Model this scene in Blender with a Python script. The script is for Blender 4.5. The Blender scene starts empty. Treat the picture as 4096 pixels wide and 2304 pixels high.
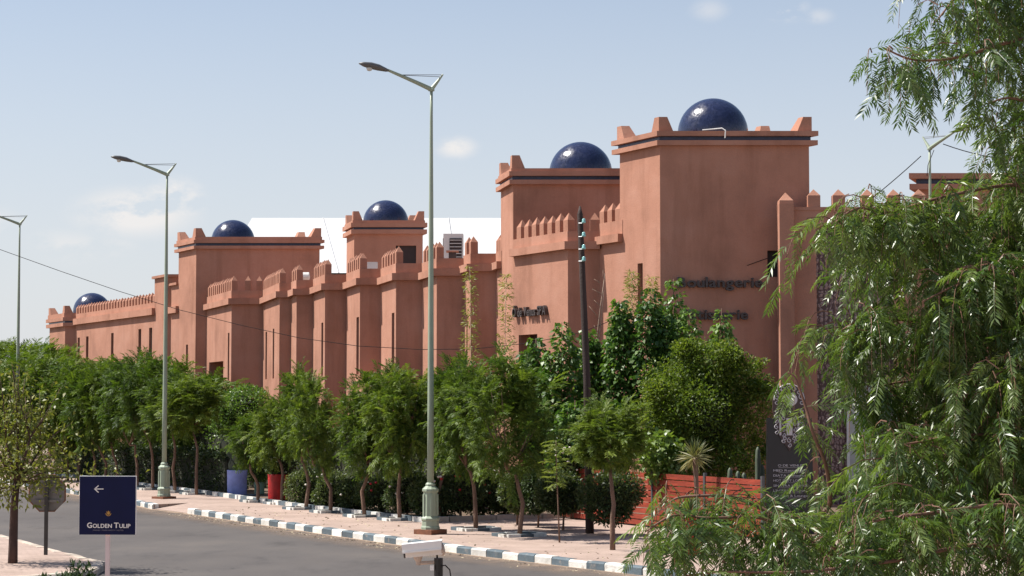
import bpy, bmesh, math, random
import numpy as np
from mathutils import Vector, Matrix

# ------------------------------------------------------------------ camera, sky, sun, exposure
SC = bpy.context.scene
COL = SC.collection
FPX, CAMH = 2000.0, 3.2
PITCH = math.atan(115 / FPX)
cam = bpy.data.cameras.new('camera')
cam.sensor_width = 36.0
cam.lens = FPX / 1024 * 36.0
cam.clip_end = 6000
camo = bpy.data.objects.new('camera', cam)
camo.location = (0, 0, CAMH)
camo.rotation_euler = (math.pi / 2 + PITCH, 0, 0)
COL.objects.link(camo)
SC.camera = camo
SC.render.resolution_x, SC.render.resolution_y = 1024, 576
SC.render.engine = 'CYCLES'
SC.view_settings.view_transform = 'Standard'
SC.view_settings.look = 'None'
SC.view_settings.gamma = 1
SC.view_settings.use_curve_mapping = False
SC.view_settings.exposure = 0.65

SUN = Vector((-0.55, 0.10, 0.83)).normalized()
sl = bpy.data.lights.new('sun', 'SUN')
sl.energy = 5.0
sl.angle = math.radians(0.53)
sl.color = (1.0, 0.955, 0.88)
so = bpy.data.objects.new('sun', sl)
so.rotation_euler = SUN.to_track_quat('Z', 'Y').to_euler()
so.location = (-40, 20, 60)
COL.objects.link(so)

W = bpy.data.worlds.new('World')
SC.world = W
W.use_nodes = True
nt = W.node_tree
nt.nodes.clear()
N = nt.nodes.new
out = N('ShaderNodeOutputWorld')
bg = N('ShaderNodeBackground')
bg.inputs['Strength'].default_value = 0.089
sky = N('ShaderNodeTexSky')
sky.sky_type = 'NISHITA'
sky.sun_disc = False
sky.sun_elevation = math.asin(SUN.z)
sky.sun_rotation = math.atan2(SUN.x, SUN.y)
sky.altitude = 0
sky.air_density = 0.88
sky.dust_density = 1.0
sky.ozone_density = 0.25
tc = N('ShaderNodeTexCoord')
nz = N('ShaderNodeTexNoise')
nz.inputs['Scale'].default_value = 26
nz.inputs['Detail'].default_value = 7
nz.inputs['Roughness'].default_value = 0.62
mp = N('ShaderNodeMapping')
mp.inputs['Scale'].default_value = (1, 1, 1.9)
nt.links.new(tc.outputs['Generated'], mp.inputs[0])
nt.links.new(mp.outputs[0], nz.inputs['Vector'])
# small fair-weather clouds: (azimuth deg from +Y towards +X, elevation deg, half width, half height, strength)
CLOUDS = [(-10.7, 5.35, 1.5, 0.62, 1.5), (-9.6, 5.75, 0.8, 0.55, 1.5), (-12.6, 4.35, 1.3, 0.42, .6), (-11.4, 4.4, .7, .3, .45), (-1.6, 7.3, .55, .3, 1.1), (-14.8, 5.0, .9, .4, .55),
          (7.9, 11.1, .55, .32, .7), (5.7, 11.15, .5, .3, .4), (8.8, 10.9, .4, .2, .4), (-31, 6.5, 3, .9, .8), (27, 7.5, 3, .9, .7), (41, 5.5, 2.5, .8, .8),
          (70, 9, 4, 1.3, .7), (-60, 8, 4, 1.2, .7), (-95, 6, 4, 1.2, .8), (110, 7, 4, 1.2, .7), (160, 9, 4, 1.3, .8), (-150, 7, 4, 1.2, .7)]
acc = None
for az, el, w, h, s in CLOUDS:
    a, e = math.radians(az), math.radians(el)
    ctr = (math.sin(a) * math.cos(e), math.cos(a) * math.cos(e), math.sin(e))
    sub = N('ShaderNodeVectorMath'); sub.operation = 'SUBTRACT'
    nt.links.new(tc.outputs['Generated'], sub.inputs[0]); sub.inputs[1].default_value = ctr
    mu = N('ShaderNodeVectorMath'); mu.operation = 'MULTIPLY'
    wr, hr = math.radians(w), math.radians(h)
    nt.links.new(sub.outputs[0], mu.inputs[0]); mu.inputs[1].default_value = (1 / wr, 1 / wr, 1 / hr)
    ln = N('ShaderNodeVectorMath'); ln.operation = 'LENGTH'
    nt.links.new(mu.outputs[0], ln.inputs[0])
    mr = N('ShaderNodeMapRange'); mr.interpolation_type = 'SMOOTHSTEP'
    mr.inputs['From Min'].default_value = 1.5; mr.inputs['From Max'].default_value = 0.0
    mr.inputs['To Min'].default_value = 0; mr.inputs['To Max'].default_value = s
    nt.links.new(ln.outputs['Value'], mr.inputs['Value'])
    if acc is None:
        acc = mr.outputs[0]
    else:
        mx = N('ShaderNodeMath'); mx.operation = 'MAXIMUM'
        nt.links.new(acc, mx.inputs[0]); nt.links.new(mr.outputs[0], mx.inputs[1]); acc = mx.outputs[0]
nr = N('ShaderNodeMapRange')
nr.inputs['From Min'].default_value = 0.40; nr.inputs['From Max'].default_value = 0.53
nt.links.new(nz.outputs['Fac'], nr.inputs['Value'])
cm = N('ShaderNodeMath'); cm.operation = 'MULTIPLY'; cm.use_clamp = True
nt.links.new(acc, cm.inputs[0]); nt.links.new(nr.outputs[0], cm.inputs[1])
cmix = N('ShaderNodeMixRGB')
cmix.inputs['Color2'].default_value = (6.2, 6.1, 6.05, 1)
nt.links.new(cm.outputs[0], cmix.inputs['Fac'])
# pale dust haze low over the whole horizon
sx = N('ShaderNodeSeparateXYZ'); nt.links.new(tc.outputs['Generated'], sx.inputs[0])
hz = N('ShaderNodeMapRange'); hz.interpolation_type = 'SMOOTHSTEP'
hz.inputs['From Min'].default_value = 0.36; hz.inputs['From Max'].default_value = -0.02; hz.inputs['To Min'].default_value = 0.0; hz.inputs['To Max'].default_value = 0.85
nt.links.new(sx.outputs['Z'], hz.inputs['Value'])
hmix = N('ShaderNodeMixRGB'); hmix.inputs['Color2'].default_value = (5.3, 5.42, 5.75, 1)
nt.links.new(hz.outputs[0], hmix.inputs['Fac']); nt.links.new(sky.outputs[0], hmix.inputs['Color1'])
nt.links.new(hmix.outputs[0], cmix.inputs['Color1'])
nt.links.new(cmix.outputs[0], bg.inputs['Color'])
nt.links.new(bg.outputs[0], out.inputs[0])

# ------------------------------------------------------------------ survey helpers (real distances in metres)
_c, _s = math.cos(PITCH), math.sin(PITCH)
def at(px, py, Y):
    u, v = (px - 512) / FPX, (288 - py) / FPX
    k = Y / (_c - v * _s)
    return Vector((u * k, Y, CAMH + (_s + v * _c) * k))
def gr(px, py):
    u, v = (px - 512) / FPX, (288 - py) / FPX
    k = -CAMH / (_s + v * _c)
    return Vector((u * k, (_c - v * _s) * k, 0))

# ------------------------------------------------------------------ materials
def new_mat(name):
    m = bpy.data.materials.new(name); m.use_nodes = True
    t = m.node_tree
    return m, t, t.nodes['Principled BSDF']
def ramp(t, stops):
    r = t.nodes.new('ShaderNodeValToRGB')
    el = r.color_ramp.elements
    while len(el) < len(stops): el.new(0.5)
    for e, (p, c) in zip(el, stops): e.position = p; e.color = (*c, 1)
    return r
def noise(t, scale, detail=4, rough=.55, vec=None, kind='Object', stretch=None):
    n = t.nodes.new('ShaderNodeTexNoise')
    n.inputs['Scale'].default_value = scale; n.inputs['Detail'].default_value = detail; n.inputs['Roughness'].default_value = rough
    c = t.nodes.new('ShaderNodeTexCoord')
    src = c.outputs[kind]
    if stretch:
        m = t.nodes.new('ShaderNodeMapping'); m.inputs['Scale'].default_value = stretch
        t.links.new(src, m.inputs[0]); src = m.outputs[0]
    t.links.new(src, n.inputs['Vector'])
    return n
def simple(name, col, rough=.7, var=.12, scale=3.0, bump=0.0, bscale=40, metal=0.0, spec=.5, stretch=None):
    m, t, p = new_mat(name)
    p.inputs['Roughness'].default_value = rough; p.inputs['Metallic'].default_value = metal
    p.inputs['Specular IOR Level'].default_value = spec
    n = noise(t, scale, stretch=stretch)
    r = ramp(t, [(.3, tuple(c * (1 - var) for c in col)), (.7, tuple(min(1, c * (1 + var)) for c in col))])
    t.links.new(n.outputs['Fac'], r.inputs[0]); t.links.new(r.outputs[0], p.inputs['Base Color'])
    if bump:
        b = t.nodes.new('ShaderNodeBump'); b.inputs['Strength'].default_value = bump; b.inputs['Distance'].default_value = .02
        n2 = noise(t, bscale, 5); t.links.new(n2.outputs['Fac'], b.inputs['Height']); t.links.new(b.outputs[0], p.inputs['Normal'])
    return m
def stucco(name, c):
    m, t, p = new_mat(name)
    p.inputs['Roughness'].default_value = .92; p.inputs['Specular IOR Level'].default_value = .15
    big = noise(t, .55, 6, .6); strk = noise(t, 1.6, 5, .6, stretch=(1.0, 1.0, .12)); fine = noise(t, 26, 5, .7)
    r1 = ramp(t, [(.28, tuple(x * .78 for x in c)), (.5, c), (.72, (c[0] * 1.10, c[1] * 1.18, c[2] * 1.24))])
    t.links.new(big.outputs['Fac'], r1.inputs[0])
    r2 = ramp(t, [(.34, (.80, .78, .76)), (.5, (1, 1, 1)), (.72, (1.0, 1.0, 1.0))])
    t.links.new(strk.outputs['Fac'], r2.inputs[0])
    r3 = ramp(t, [(.3, (.93, .93, .93)), (.7, (1.05, 1.05, 1.05))]); t.links.new(fine.outputs['Fac'], r3.inputs[0])
    m1 = t.nodes.new('ShaderNodeMixRGB'); m1.blend_type = 'MULTIPLY'; m1.inputs[0].default_value = .75
    t.links.new(r1.outputs[0], m1.inputs[1]); t.links.new(r2.outputs[0], m1.inputs[2])
    m2 = t.nodes.new('ShaderNodeMixRGB'); m2.blend_type = 'MULTIPLY'; m2.inputs[0].default_value = 1
    t.links.new(m1.outputs[0], m2.inputs[1]); t.links.new(r3.outputs[0], m2.inputs[2])
    t.links.new(m2.outputs[0], p.inputs['Base Color'])
    und = noise(t, 2.2, 3, .5); ad = t.nodes.new('ShaderNodeMath'); ad.operation = 'MULTIPLY_ADD'
    t.links.new(und.outputs['Fac'], ad.inputs[0]); ad.inputs[1].default_value = 1.6; t.links.new(fine.outputs['Fac'], ad.inputs[2])
    b = t.nodes.new('ShaderNodeBump'); b.inputs['Strength'].default_value = .35; b.inputs['Distance'].default_value = .025
    t.links.new(ad.outputs[0], b.inputs['Height']); t.links.new(b.outputs[0], p.inputs['Normal'])
    return m
def leafmat(name, dark, light, rough=.45, trans=.3, spec=.5, coat=0.0):
    m, t, p = new_mat(name)
    a = t.nodes.new('ShaderNodeAttribute'); a.attribute_name = 'rnd'
    r = ramp(t, [(0, dark), (1, light)])
    t.links.new(a.outputs['Fac'], r.inputs[0])
    oi = t.nodes.new('ShaderNodeObjectInfo'); hs = t.nodes.new('ShaderNodeHueSaturation'); t.links.new(r.outputs[0], hs.inputs['Color'])
    hv = t.nodes.new('ShaderNodeMapRange'); hv.inputs['To Min'].default_value = .488; hv.inputs['To Max'].default_value = .512; t.links.new(oi.outputs['Random'], hv.inputs['Value']); t.links.new(hv.outputs[0], hs.inputs['Hue'])
    vv = t.nodes.new('ShaderNodeMapRange'); vv.inputs['To Min'].default_value = 1.22; vv.inputs['To Max'].default_value = .80; t.links.new(oi.outputs['Random'], vv.inputs['Value']); t.links.new(vv.outputs[0], hs.inputs['Value'])
    r = hs
    t.links.new(r.outputs[0], p.inputs['Base Color'])
    p.inputs['Roughness'].default_value = rough; p.inputs['Specular IOR Level'].default_value = spec
    tr = t.nodes.new('ShaderNodeBsdfTranslucent')
    g = t.nodes.new('ShaderNodeMixRGB'); g.blend_type = 'MULTIPLY'; g.inputs[0].default_value = 1
    t.links.new(r.outputs[0], g.inputs[1]); g.inputs[2].default_value = (1.25, 1.35, .55, 1)
    t.links.new(g.outputs[0], tr.inputs[0])
    mx = t.nodes.new('ShaderNodeMixShader'); mx.inputs[0].default_value = trans
    t.links.new(p.outputs[0], mx.inputs[1]); t.links.new(tr.outputs[0], mx.inputs[2])
    t.links.new(mx.outputs[0], t.nodes['Material Output'].inputs[0])
    return m

M = {}
M['stucco'] = stucco('stucco', (.42, .210, .145))
M['band'] = simple('blue_tile_band', (.018, .022, .06), .3, .4, 9, .3, 30)
M['louvre'] = simple('dark_louvre', (.028, .016, .014), .6, .3, 5)
M['darkwood'] = simple('dark_door', (.05, .03, .024), .55, .3, 4)
M['white'] = simple('white_paint', (.78, .77, .74), .5, .06, 5)
M['tent'] = simple('marquee_fabric', (.56, .56, .56), .6, .08, .3)
M['acgrey'] = simple('ac_casing', (.62, .62, .6), .5, .08, 2)
M['steel'] = simple('dull_steel', (.35, .36, .37), .4, .12, 3, metal=.6)
M['roof'] = simple('roof_screed', (.42, .27, .2), .9, .15, .8, .3, 8)
M['lamp'] = simple('lamp_green_paint', (.285, .335, .245), .45, .1, 2.5, .1, 30)
M['lamp_head'] = simple('lamp_head_grey', (.10, .10, .10), .45, .15, 3)
M['lamp_glass'] = simple('lamp_lens', (.55, .55, .5), .2, .05, 3)
M['pole'] = simple('creosoted_wood', (.035, .020, .016), .8, .35, 4, .5, 25, stretch=(4, 4, .25))
M['insulator'] = simple('insulator_glass', (.25, .5, .48), .15, .15, 4)
def kerb_mat(name, c, under=(.34, .30, .26)):
    m, t, p = new_mat(name); p.inputs['Roughness'].default_value = .8
    oi = t.nodes.new('ShaderNodeObjectInfo'); co = t.nodes.new('ShaderNodeTexCoord')
    ad = t.nodes.new('ShaderNodeVectorMath'); ad.operation = 'ADD'; t.links.new(co.outputs['Object'], ad.inputs[0]); sc = t.nodes.new('ShaderNodeVectorMath'); sc.operation = 'SCALE'
    t.links.new(oi.outputs['Location'], sc.inputs[0]); sc.inputs['Scale'].default_value = 7.3; t.links.new(sc.outputs[0], ad.inputs[1])
    def nz_(s_, d_):
        n = t.nodes.new('ShaderNodeTexNoise'); n.inputs['Scale'].default_value = s_; n.inputs['Detail'].default_value = d_; n.inputs['Roughness'].default_value = .65; t.links.new(ad.outputs[0], n.inputs['Vector']); return n
    chip = ramp(t, [(.58, (0, 0, 0)), (.68, (1, 1, 1))]); t.links.new(nz_(5, 7).outputs['Fac'], chip.inputs[0])
    dirt = ramp(t, [(.3, (.72, .70, .66)), (.65, (1.04, 1.04, 1.04))]); t.links.new(nz_(2.2, 5).outputs['Fac'], dirt.inputs[0])
    mx = t.nodes.new('ShaderNodeMixRGB'); t.links.new(chip.outputs[0], mx.inputs[0]); mx.inputs[1].default_value = (*c, 1); mx.inputs[2].default_value = (*under, 1)
    mu = t.nodes.new('ShaderNodeMixRGB'); mu.blend_type = 'MULTIPLY'; mu.inputs[0].default_value = 1; t.links.new(mx.outputs[0], mu.inputs[1]); t.links.new(dirt.outputs[0], mu.inputs[2])
    br = t.nodes.new('ShaderNodeMapRange'); br.inputs['To Min'].default_value = .82; br.inputs['To Max'].default_value = 1.06; t.links.new(oi.outputs['Random'], br.inputs['Value'])
    m3 = t.nodes.new('ShaderNodeVectorMath'); m3.operation = 'SCALE'; t.links.new(mu.outputs[0], m3.inputs[0]); t.links.new(br.outputs[0], m3.inputs['Scale']); t.links.new(m3.outputs[0], p.inputs['Base Color'])
    b = t.nodes.new('ShaderNodeBump'); b.inputs['Strength'].default_value = .5; b.inputs['Distance'].default_value = .02; t.links.new(nz_(14, 5).outputs['Fac'], b.inputs['Height']); t.links.new(b.outputs[0], p.inputs['Normal'])
    return m
M['kerbw'] = kerb_mat('kerb_white', (.72, .71, .67))
M['kerbs'] = kerb_mat('kerb_slate', (.10, .135, .16), (.24, .23, .22))
M['kerbold'] = kerb_mat('kerb_faded', (.56, .47, .39))
M['soil'] = simple('garden_soil', (.13, .085, .055), .95, .3, 2.2, .6, 20)
M['fence'] = simple('fence_wood', (.24, .036, .017), .6, .4, 2.0, .25, 30, stretch=(1, 1, 6))
M['postgrey'] = simple('fence_post', (.07, .07, .075), .5, .15, 3)
M['redpot'] = simple('red_pot', (.40, .008, .008), .55, .35, 5, .2, 15)
M['bluepot'] = simple('blue_pot', (.25, .30, .62), .65, .2, 3, .2, 15)
M['greenpot'] = simple('green_pot', (.22, .36, .27), .6, .12, 4)
M['signblue'] = simple('sign_navy', (.003, .006, .040), .6, .15, 3, spec=.2)
M['signwhite'] = simple('sign_lettering', (.72, .70, .66), .6, .05, 5)
M['signdim'] = simple('sign_small_text', (.16, .15, .2), .6, .05, 5)
M['gold'] = simple('sign_gold', (.42, .22, .04), .5, .1, 6)
M['postpink'] = simple('sign_post_paint', (.60, .50, .48), .5, .08, 3)
M['rust'] = simple('sign_back_metal', (.16, .145, .13), .6, .3, 5)
M['rustedge'] = simple('sign_rust', (.18, .07, .035), .8, .3, 8)
M['dkpost'] = simple('dark_post', (.045, .04, .036), .6, .25, 4)
M['black'] = simple('black_plastic', (.012, .010, .010), .5, .2, 4)
M['cctv'] = simple('cctv_casing', (.70, .66, .60), .45, .08, 5)
M['cctvb'] = simple('cctv_bracket', (.40, .32, .26), .55, .12, 5)
M['totem'] = simple('totem_black', (.012, .011, .013), .35, .2, 2)
M['totemb'] = simple('totem_brown', (.05, .028, .026), .5, .15, 5)
M['totemw'] = simple('totem_pale', (.50, .47, .48), .55, .08, 4)
M['letter'] = simple('raised_letter', (.055, .042, .040), .55, .2, 4)
M['bark'] = simple('bark_brown', (.16, .095, .065), .9, .3, 7, .6, 30, stretch=(1, 1, .3))
M['barkdark'] = simple('bark_dark', (.075, .040, .030), .9, .35, 7, .6, 30, stretch=(1, 1, .3))
M['twig'] = simple('reddish_twig', (.17, .085, .055), .7, .25, 9)
M['twiggrey'] = simple('bare_twig', (.36, .26, .19), .8, .2, 9)
M['cable'] = simple('cable', (.025, .02, .02), .9, .1, 2, spec=.1)
M['cactus'] = simple('cactus_green', (.075, .095, .06), .65, .2, 6)
M['flower'] = simple('red_flower', (.5, .012, .03), .5, .15, 6)
M['flowerw'] = simple('white_flower', (.75, .66, .6), .5, .1, 6)
M['litter'] = simple('litter', (.4, .33, .22), .9, .3, 6)
M['jac'] = leafmat('feathery_leaf', (.028, .066, .010), (.155, .215, .030), .55, .36, .35)
M['jacy'] = leafmat('sapling_leaf', (.13, .17, .03), (.24, .27, .05), .5, .34)
M['pep'] = leafmat('pepper_leaf', (.036, .082, .018), (.145, .205, .052), .36, .38, .65)
M['dk'] = leafmat('hedge_leaf', (.018, .038, .011), (.060, .090, .030), .5, .2, .4)
M['lt'] = leafmat('bright_leaf', (.06, .12, .022), (.15, .22, .045), .42, .3)
M['broad'] = leafmat('broad_leaf', (.035, .095, .016), (.130, .215, .045), .42, .34, .5)
M['fig'] = leafmat('small_leaf', (.062, .110, .016), (.190, .235, .038), .5, .42, .4)
M['bamboo'] = leafmat('bamboo_leaf', (.15, .18, .03), (.32, .32, .08), .5, .3)
M['rose'] = leafmat('rose_leaf', (.036, .066, .020), (.135, .165, .066), .5, .28, .4)
M['sparse'] = leafmat('autumn_leaf', (.075, .105, .020), (.24, .23, .045), .5, .34)
M['yucca'] = leafmat('yucca_blade', (.055, .085, .03), (.24, .22, .09), .45, .2)
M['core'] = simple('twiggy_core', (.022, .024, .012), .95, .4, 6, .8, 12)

def dome_mat():
    m, t, p = new_mat('blue_glazed_dome')
    p.inputs['Roughness'].default_value = .16
    p.inputs['Specular IOR Level'].default_value = .6
    n = noise(t, 14, 5, .7); r = ramp(t, [(.3, (.006, .009, .030)), (.7, (.022, .031, .085))])
    t.links.new(n.outputs['Fac'], r.inputs[0]); t.links.new(r.outputs[0], p.inputs['Base Color'])
    nr_ = noise(t, 3.5, 5, .7); rr = ramp(t, [(.35, (.14, .14, .14)), (.7, (.42, .42, .42))]); t.links.new(nr_.outputs['Fac'], rr.inputs[0]); t.links.new(rr.outputs[0], p.inputs['Roughness'])
    v = t.nodes.new('ShaderNodeTexVoronoi'); v.inputs['Scale'].default_value = 13
    c = t.nodes.new('ShaderNodeTexCoord'); t.links.new(c.outputs['Object'], v.inputs['Vector'])
    b = t.nodes.new('ShaderNodeBump'); b.inputs['Strength'].default_value = .2; b.inputs['Distance'].default_value = .015
    t.links.new(v.outputs['Distance'], b.inputs['Height']); t.links.new(b.outputs[0], p.inputs['Normal'])
    return m
M['dome'] = dome_mat()
def asphalt_mat():
    m, t, p = new_mat('asphalt')
    p.inputs['Roughness'].default_value = .88; p.inputs['Specular IOR Level'].default_value = .3
    a = noise(t, .22, 5, .6); b_ = noise(t, 55, 4, .7); d = noise(t, .9, 5, .65, stretch=(1, .35, 1))
    r = ramp(t, [(.3, (.080, .070, .066)), (.55, (.096, .085, .080)), (.78, (.122, .105, .094))]); t.links.new(a.outputs['Fac'], r.inputs[0])
    r2 = ramp(t, [(.25, (.78, .78, .78)), (.75, (1.16, 1.16, 1.16))]); t.links.new(b_.outputs['Fac'], r2.inputs[0])
    r3 = ramp(t, [(.32, (.74, .74, .75)), (.45, (.97, .97, .97)), (.68, (1.06, 1.05, 1.03))]); t.links.new(d.outputs['Fac'], r3.inputs[0])
    x = t.nodes.new('ShaderNodeMixRGB'); x.blend_type = 'MULTIPLY'; x.inputs[0].default_value = 1
    t.links.new(r.outputs[0], x.inputs[1]); t.links.new(r2.outputs[0], x.inputs[2])
    y = t.nodes.new('ShaderNodeMixRGB'); y.blend_type = 'MULTIPLY'; y.inputs[0].default_value = 1
    t.links.new(x.outputs[0], y.inputs[1]); t.links.new(r3.outputs[0], y.inputs[2])
    t.links.new(y.outputs[0], p.inputs['Base Color'])
    bm = t.nodes.new('ShaderNodeBump'); bm.inputs['Strength'].default_value = .4; bm.inputs['Distance'].default_value = .01
    t.links.new(b_.outputs['Fac'], bm.inputs['Height']); t.links.new(bm.outputs[0], p.inputs['Normal'])
    return m
M['asphalt'] = asphalt_mat()
def paver_mat(name='pavers', c=(.40, .295, .245)):
    m, t, p = new_mat(name)
    p.inputs['Roughness'].default_value = .9
    br = t.nodes.new('ShaderNodeTexBrick'); br.inputs['Scale'].default_value = 1
    br.inputs['Brick Width'].default_value = .2; br.inputs['Row Height'].default_value = .1; br.inputs['Mortar Size'].default_value = .004
    br.inputs['Color1'].default_value = (*c, 1); br.inputs['Color2'].default_value = (*(x * .88 for x in c), 1); br.inputs['Mortar'].default_value = (*(x * .6 for x in c), 1)
    co = t.nodes.new('ShaderNodeTexCoord'); mp_ = t.nodes.new('ShaderNodeMapping'); mp_.inputs['Rotation'].default_value = (0, 0, math.radians(27.5))
    t.links.new(co.outputs['Object'], mp_.inputs[0]); t.links.new(mp_.outputs[0], br.inputs['Vector'])
    n = noise(t, .8, 6, .65); r = ramp(t, [(.3, (.78, .76, .74)), (.65, (1.1, 1.1, 1.1))]); t.links.new(n.outputs['Fac'], r.inputs[0])
    x = t.nodes.new('ShaderNodeMixRGB'); x.blend_type = 'MULTIPLY'; x.inputs[0].default_value = 1
    t.links.new(br.outputs[0], x.inputs[1]); t.links.new(r.outputs[0], x.inputs[2]); t.links.new(x.outputs[0], p.inputs['Base Color'])
    b = t.nodes.new('ShaderNodeBump'); b.inputs['Strength'].default_value = .4; b.inputs['Distance'].default_value = .01
    t.links.new(br.outputs['Fac'], b.inputs['Height']); b.invert = True; t.links.new(b.outputs[0], p.inputs['Normal'])
    return m
M['paver'] = paver_mat()
M['sand'] = simple('dusty_ground', (.33, .24, .17), .95, .2, .3, .5, 6)
def lattice_mat():
    # carved plaster panel: repeating arabesque relief
    m, t, p = new_mat('carved_plaster')
    p.inputs['Roughness'].default_value = .85
    co = t.nodes.new('ShaderNodeTexCoord')
    v = t.nodes.new('ShaderNodeTexVoronoi'); v.feature = 'DISTANCE_TO_EDGE'; v.inputs['Scale'].default_value = 6; v.inputs['Randomness'].default_value = .55
    w = t.nodes.new('ShaderNodeTexWave'); w.inputs['Scale'].default_value = 2.2; w.inputs['Distortion'].default_value = 6; w.inputs['Detail Scale'].default_value = 3
    t.links.new(co.outputs['Object'], v.inputs['Vector']); t.links.new(co.outputs['Object'], w.inputs['Vector'])
    mu = t.nodes.new('ShaderNodeMath'); mu.operation = 'MULTIPLY'; t.links.new(v.outputs['Distance'], mu.inputs[0]); mu.inputs[1].default_value = 5
    ad = t.nodes.new('ShaderNodeMath'); ad.operation = 'MULTIPLY'; t.links.new(mu.outputs[0], ad.inputs[0]); t.links.new(w.outputs['Fac'], ad.inputs[1])
    r = ramp(t, [(.10, (.10, .06, .055)), (.30, (.34, .24, .22))]); t.links.new(ad.outputs[0], r.inputs[0]); t.links.new(r.outputs[0], p.inputs['Base Color'])
    b = t.nodes.new('ShaderNodeBump'); b.inputs['Strength'].default_value = .8; b.inputs['Distance'].default_value = .03
    t.links.new(ad.outputs[0], b.inputs['Height']); t.links.new(b.outputs[0], p.inputs['Normal'])
    return m
M['lattice'] = lattice_mat()

# ------------------------------------------------------------------ object helpers
def link(name, me, mat=None, parent=None):
    o = bpy.data.objects.new(name, me); COL.objects.link(o)
    if mat is not None:
        if len(me.materials) == 0: me.materials.append(M[mat] if isinstance(mat, str) else mat)
    if parent is not None: o.parent = parent
    return o
def empty(name, loc=(0, 0, 0), rz=0.0, parent=None):
    o = bpy.data.objects.new(name, None); o.empty_display_size = .2
    o.location = loc; o.rotation_euler = (0, 0, rz); COL.objects.link(o)
    if parent is not None: o.parent = parent
    return o
def tag(o, label=None, cat=None, group=None, kind=None):
    if label: o['label'] = label
    if cat: o['category'] = cat
    if group: o['group'] = group
    if kind: o['kind'] = kind
    return o
def cp(o, parent=None):
    c = o.copy(); COL.objects.link(c); c.parent = parent
    return c

class MB:
    def __init__(self): self.v = []; self.f = []
    def add(self, vs, fs):
        b = len(self.v); self.v += [tuple(x) for x in vs]; self.f += [tuple(b + i for i in f) for f in fs]; return self
    def box(self, c, s, rz=0.0, rx=0.0, ry=0.0):
        R = Matrix.Rotation(rz, 3, 'Z') @ Matrix.Rotation(ry, 3, 'Y') @ Matrix.Rotation(rx, 3, 'X')
        vs = [Vector(c) + R @ Vector((sx * s[0] / 2, sy * s[1] / 2, sz * s[2] / 2)) for sz in (-1, 1) for sy in (-1, 1) for sx in (-1, 1)]
        return self.add(vs, [(0, 2, 3, 1), (4, 5, 7, 6), (0, 1, 5, 4), (2, 6, 7, 3), (0, 4, 6, 2), (1, 3, 7, 5)])
    def prism(self, poly, z0, z1):
        n = len(poly)
        vs = [(p[0], p[1], z0) for p in poly] + [(p[0], p[1], z1) for p in poly]
        a = sum(poly[i][0] * poly[(i + 1) % n][1] - poly[(i + 1) % n][0] * poly[i][1] for i in range(n))
        top = tuple(range(n, 2 * n)); bot = tuple(reversed(range(n)))
        fs = [(i, (i + 1) % n, n + (i + 1) % n, n + i) for i in range(n)]
        if a < 0:
            top, bot = tuple(reversed(top)), tuple(reversed(bot)); fs = [tuple(reversed(f)) for f in fs]
        return self.add(vs, fs + [top, bot])
    def tube(self, pts, rad, n=8, cap=True):
        pts = [Vector(p) for p in pts]
        if not hasattr(rad, '__len__'): rad = [rad] * len(pts)
        vs, fs = [], []
        up0 = Vector((0, 0, 1))
        for i, p in enumerate(pts):
            d = (pts[min(i + 1, len(pts) - 1)] - pts[max(i - 1, 0)])
            d = d.normalized() if d.length > 1e-9 else up0
            a = Vector((1, 0, 0)) if abs(d.z) > .8 else up0
            s = d.cross(a).normalized(); u = s.cross(d).normalized()
            for k in range(n):
                t = 2 * math.pi * k / n
                vs.append(p + (s * math.cos(t) + u * math.sin(t)) * rad[i])
        for i in range(len(pts) - 1):
            for k in range(n):
                fs.append((i * n + k, (i + 1) * n + k, (i + 1) * n + (k + 1) % n, i * n + (k + 1) % n))
        if cap: fs += [tuple(range(n)), tuple(reversed(range((len(pts) - 1) * n, len(pts) * n)))]
        return self.add(vs, fs)
    def lathe(self, prof, c=(0, 0, 0), n=24, rz=0.0):
        vs, fs = [], []
        for r, z in prof:
            for k in range(n):
                t = 2 * math.pi * k / n + rz
                vs.append((c[0] + r * math.cos(t), c[1] + r * math.sin(t), c[2] + z))
        m = len(prof)
        for i in range(m - 1):
            for k in range(n):
                fs.append((i * n + k, i * n + (k + 1) % n, (i + 1) * n + (k + 1) % n, (i + 1) * n + k))
        fs += [tuple(reversed(range(n))), tuple(range((m - 1) * n, m * n))]
        return self.add(vs, fs)
    def strip(self, pts, z0, z1, outw, inw, closed=False, za=None):
        """mitred band along a plan polyline; outside is left of travel"""
        o = offset(pts, outw, closed); i = offset(pts, -inw, closed); n = len(pts)
        vs = []
        for k in range(n): vs += [(*o[k], z0), (*o[k], z1), (*i[k], z1), (*i[k], z0)]
        fs = []
        for k in range(n if closed else n - 1):
            a, b = 4 * k, 4 * ((k + 1) % n)
            for q in range(4): fs.append((a + q, a + (q + 1) % 4, b + (q + 1) % 4, b + q))
        if not closed: fs += [(3, 2, 1, 0), (4 * n - 4, 4 * n - 3, 4 * n - 2, 4 * n - 1)]
        return self.add(vs, fs)
    def mesh(self, name, smooth=False):
        me = bpy.data.meshes.new(name); me.from_pydata(self.v, [], self.f); me.validate(); me.update()
        bm = bmesh.new(); bm.from_mesh(me); bmesh.ops.recalc_face_normals(bm, faces=bm.faces); bm.to_mesh(me); bm.free()
        if smooth: me.polygons.foreach_set('use_smooth', [True] * len(me.polygons))
        return me
    def build(self, name, mat, parent=None, smooth=False):
        return link(name, self.mesh(name, smooth), mat, parent)
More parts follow.
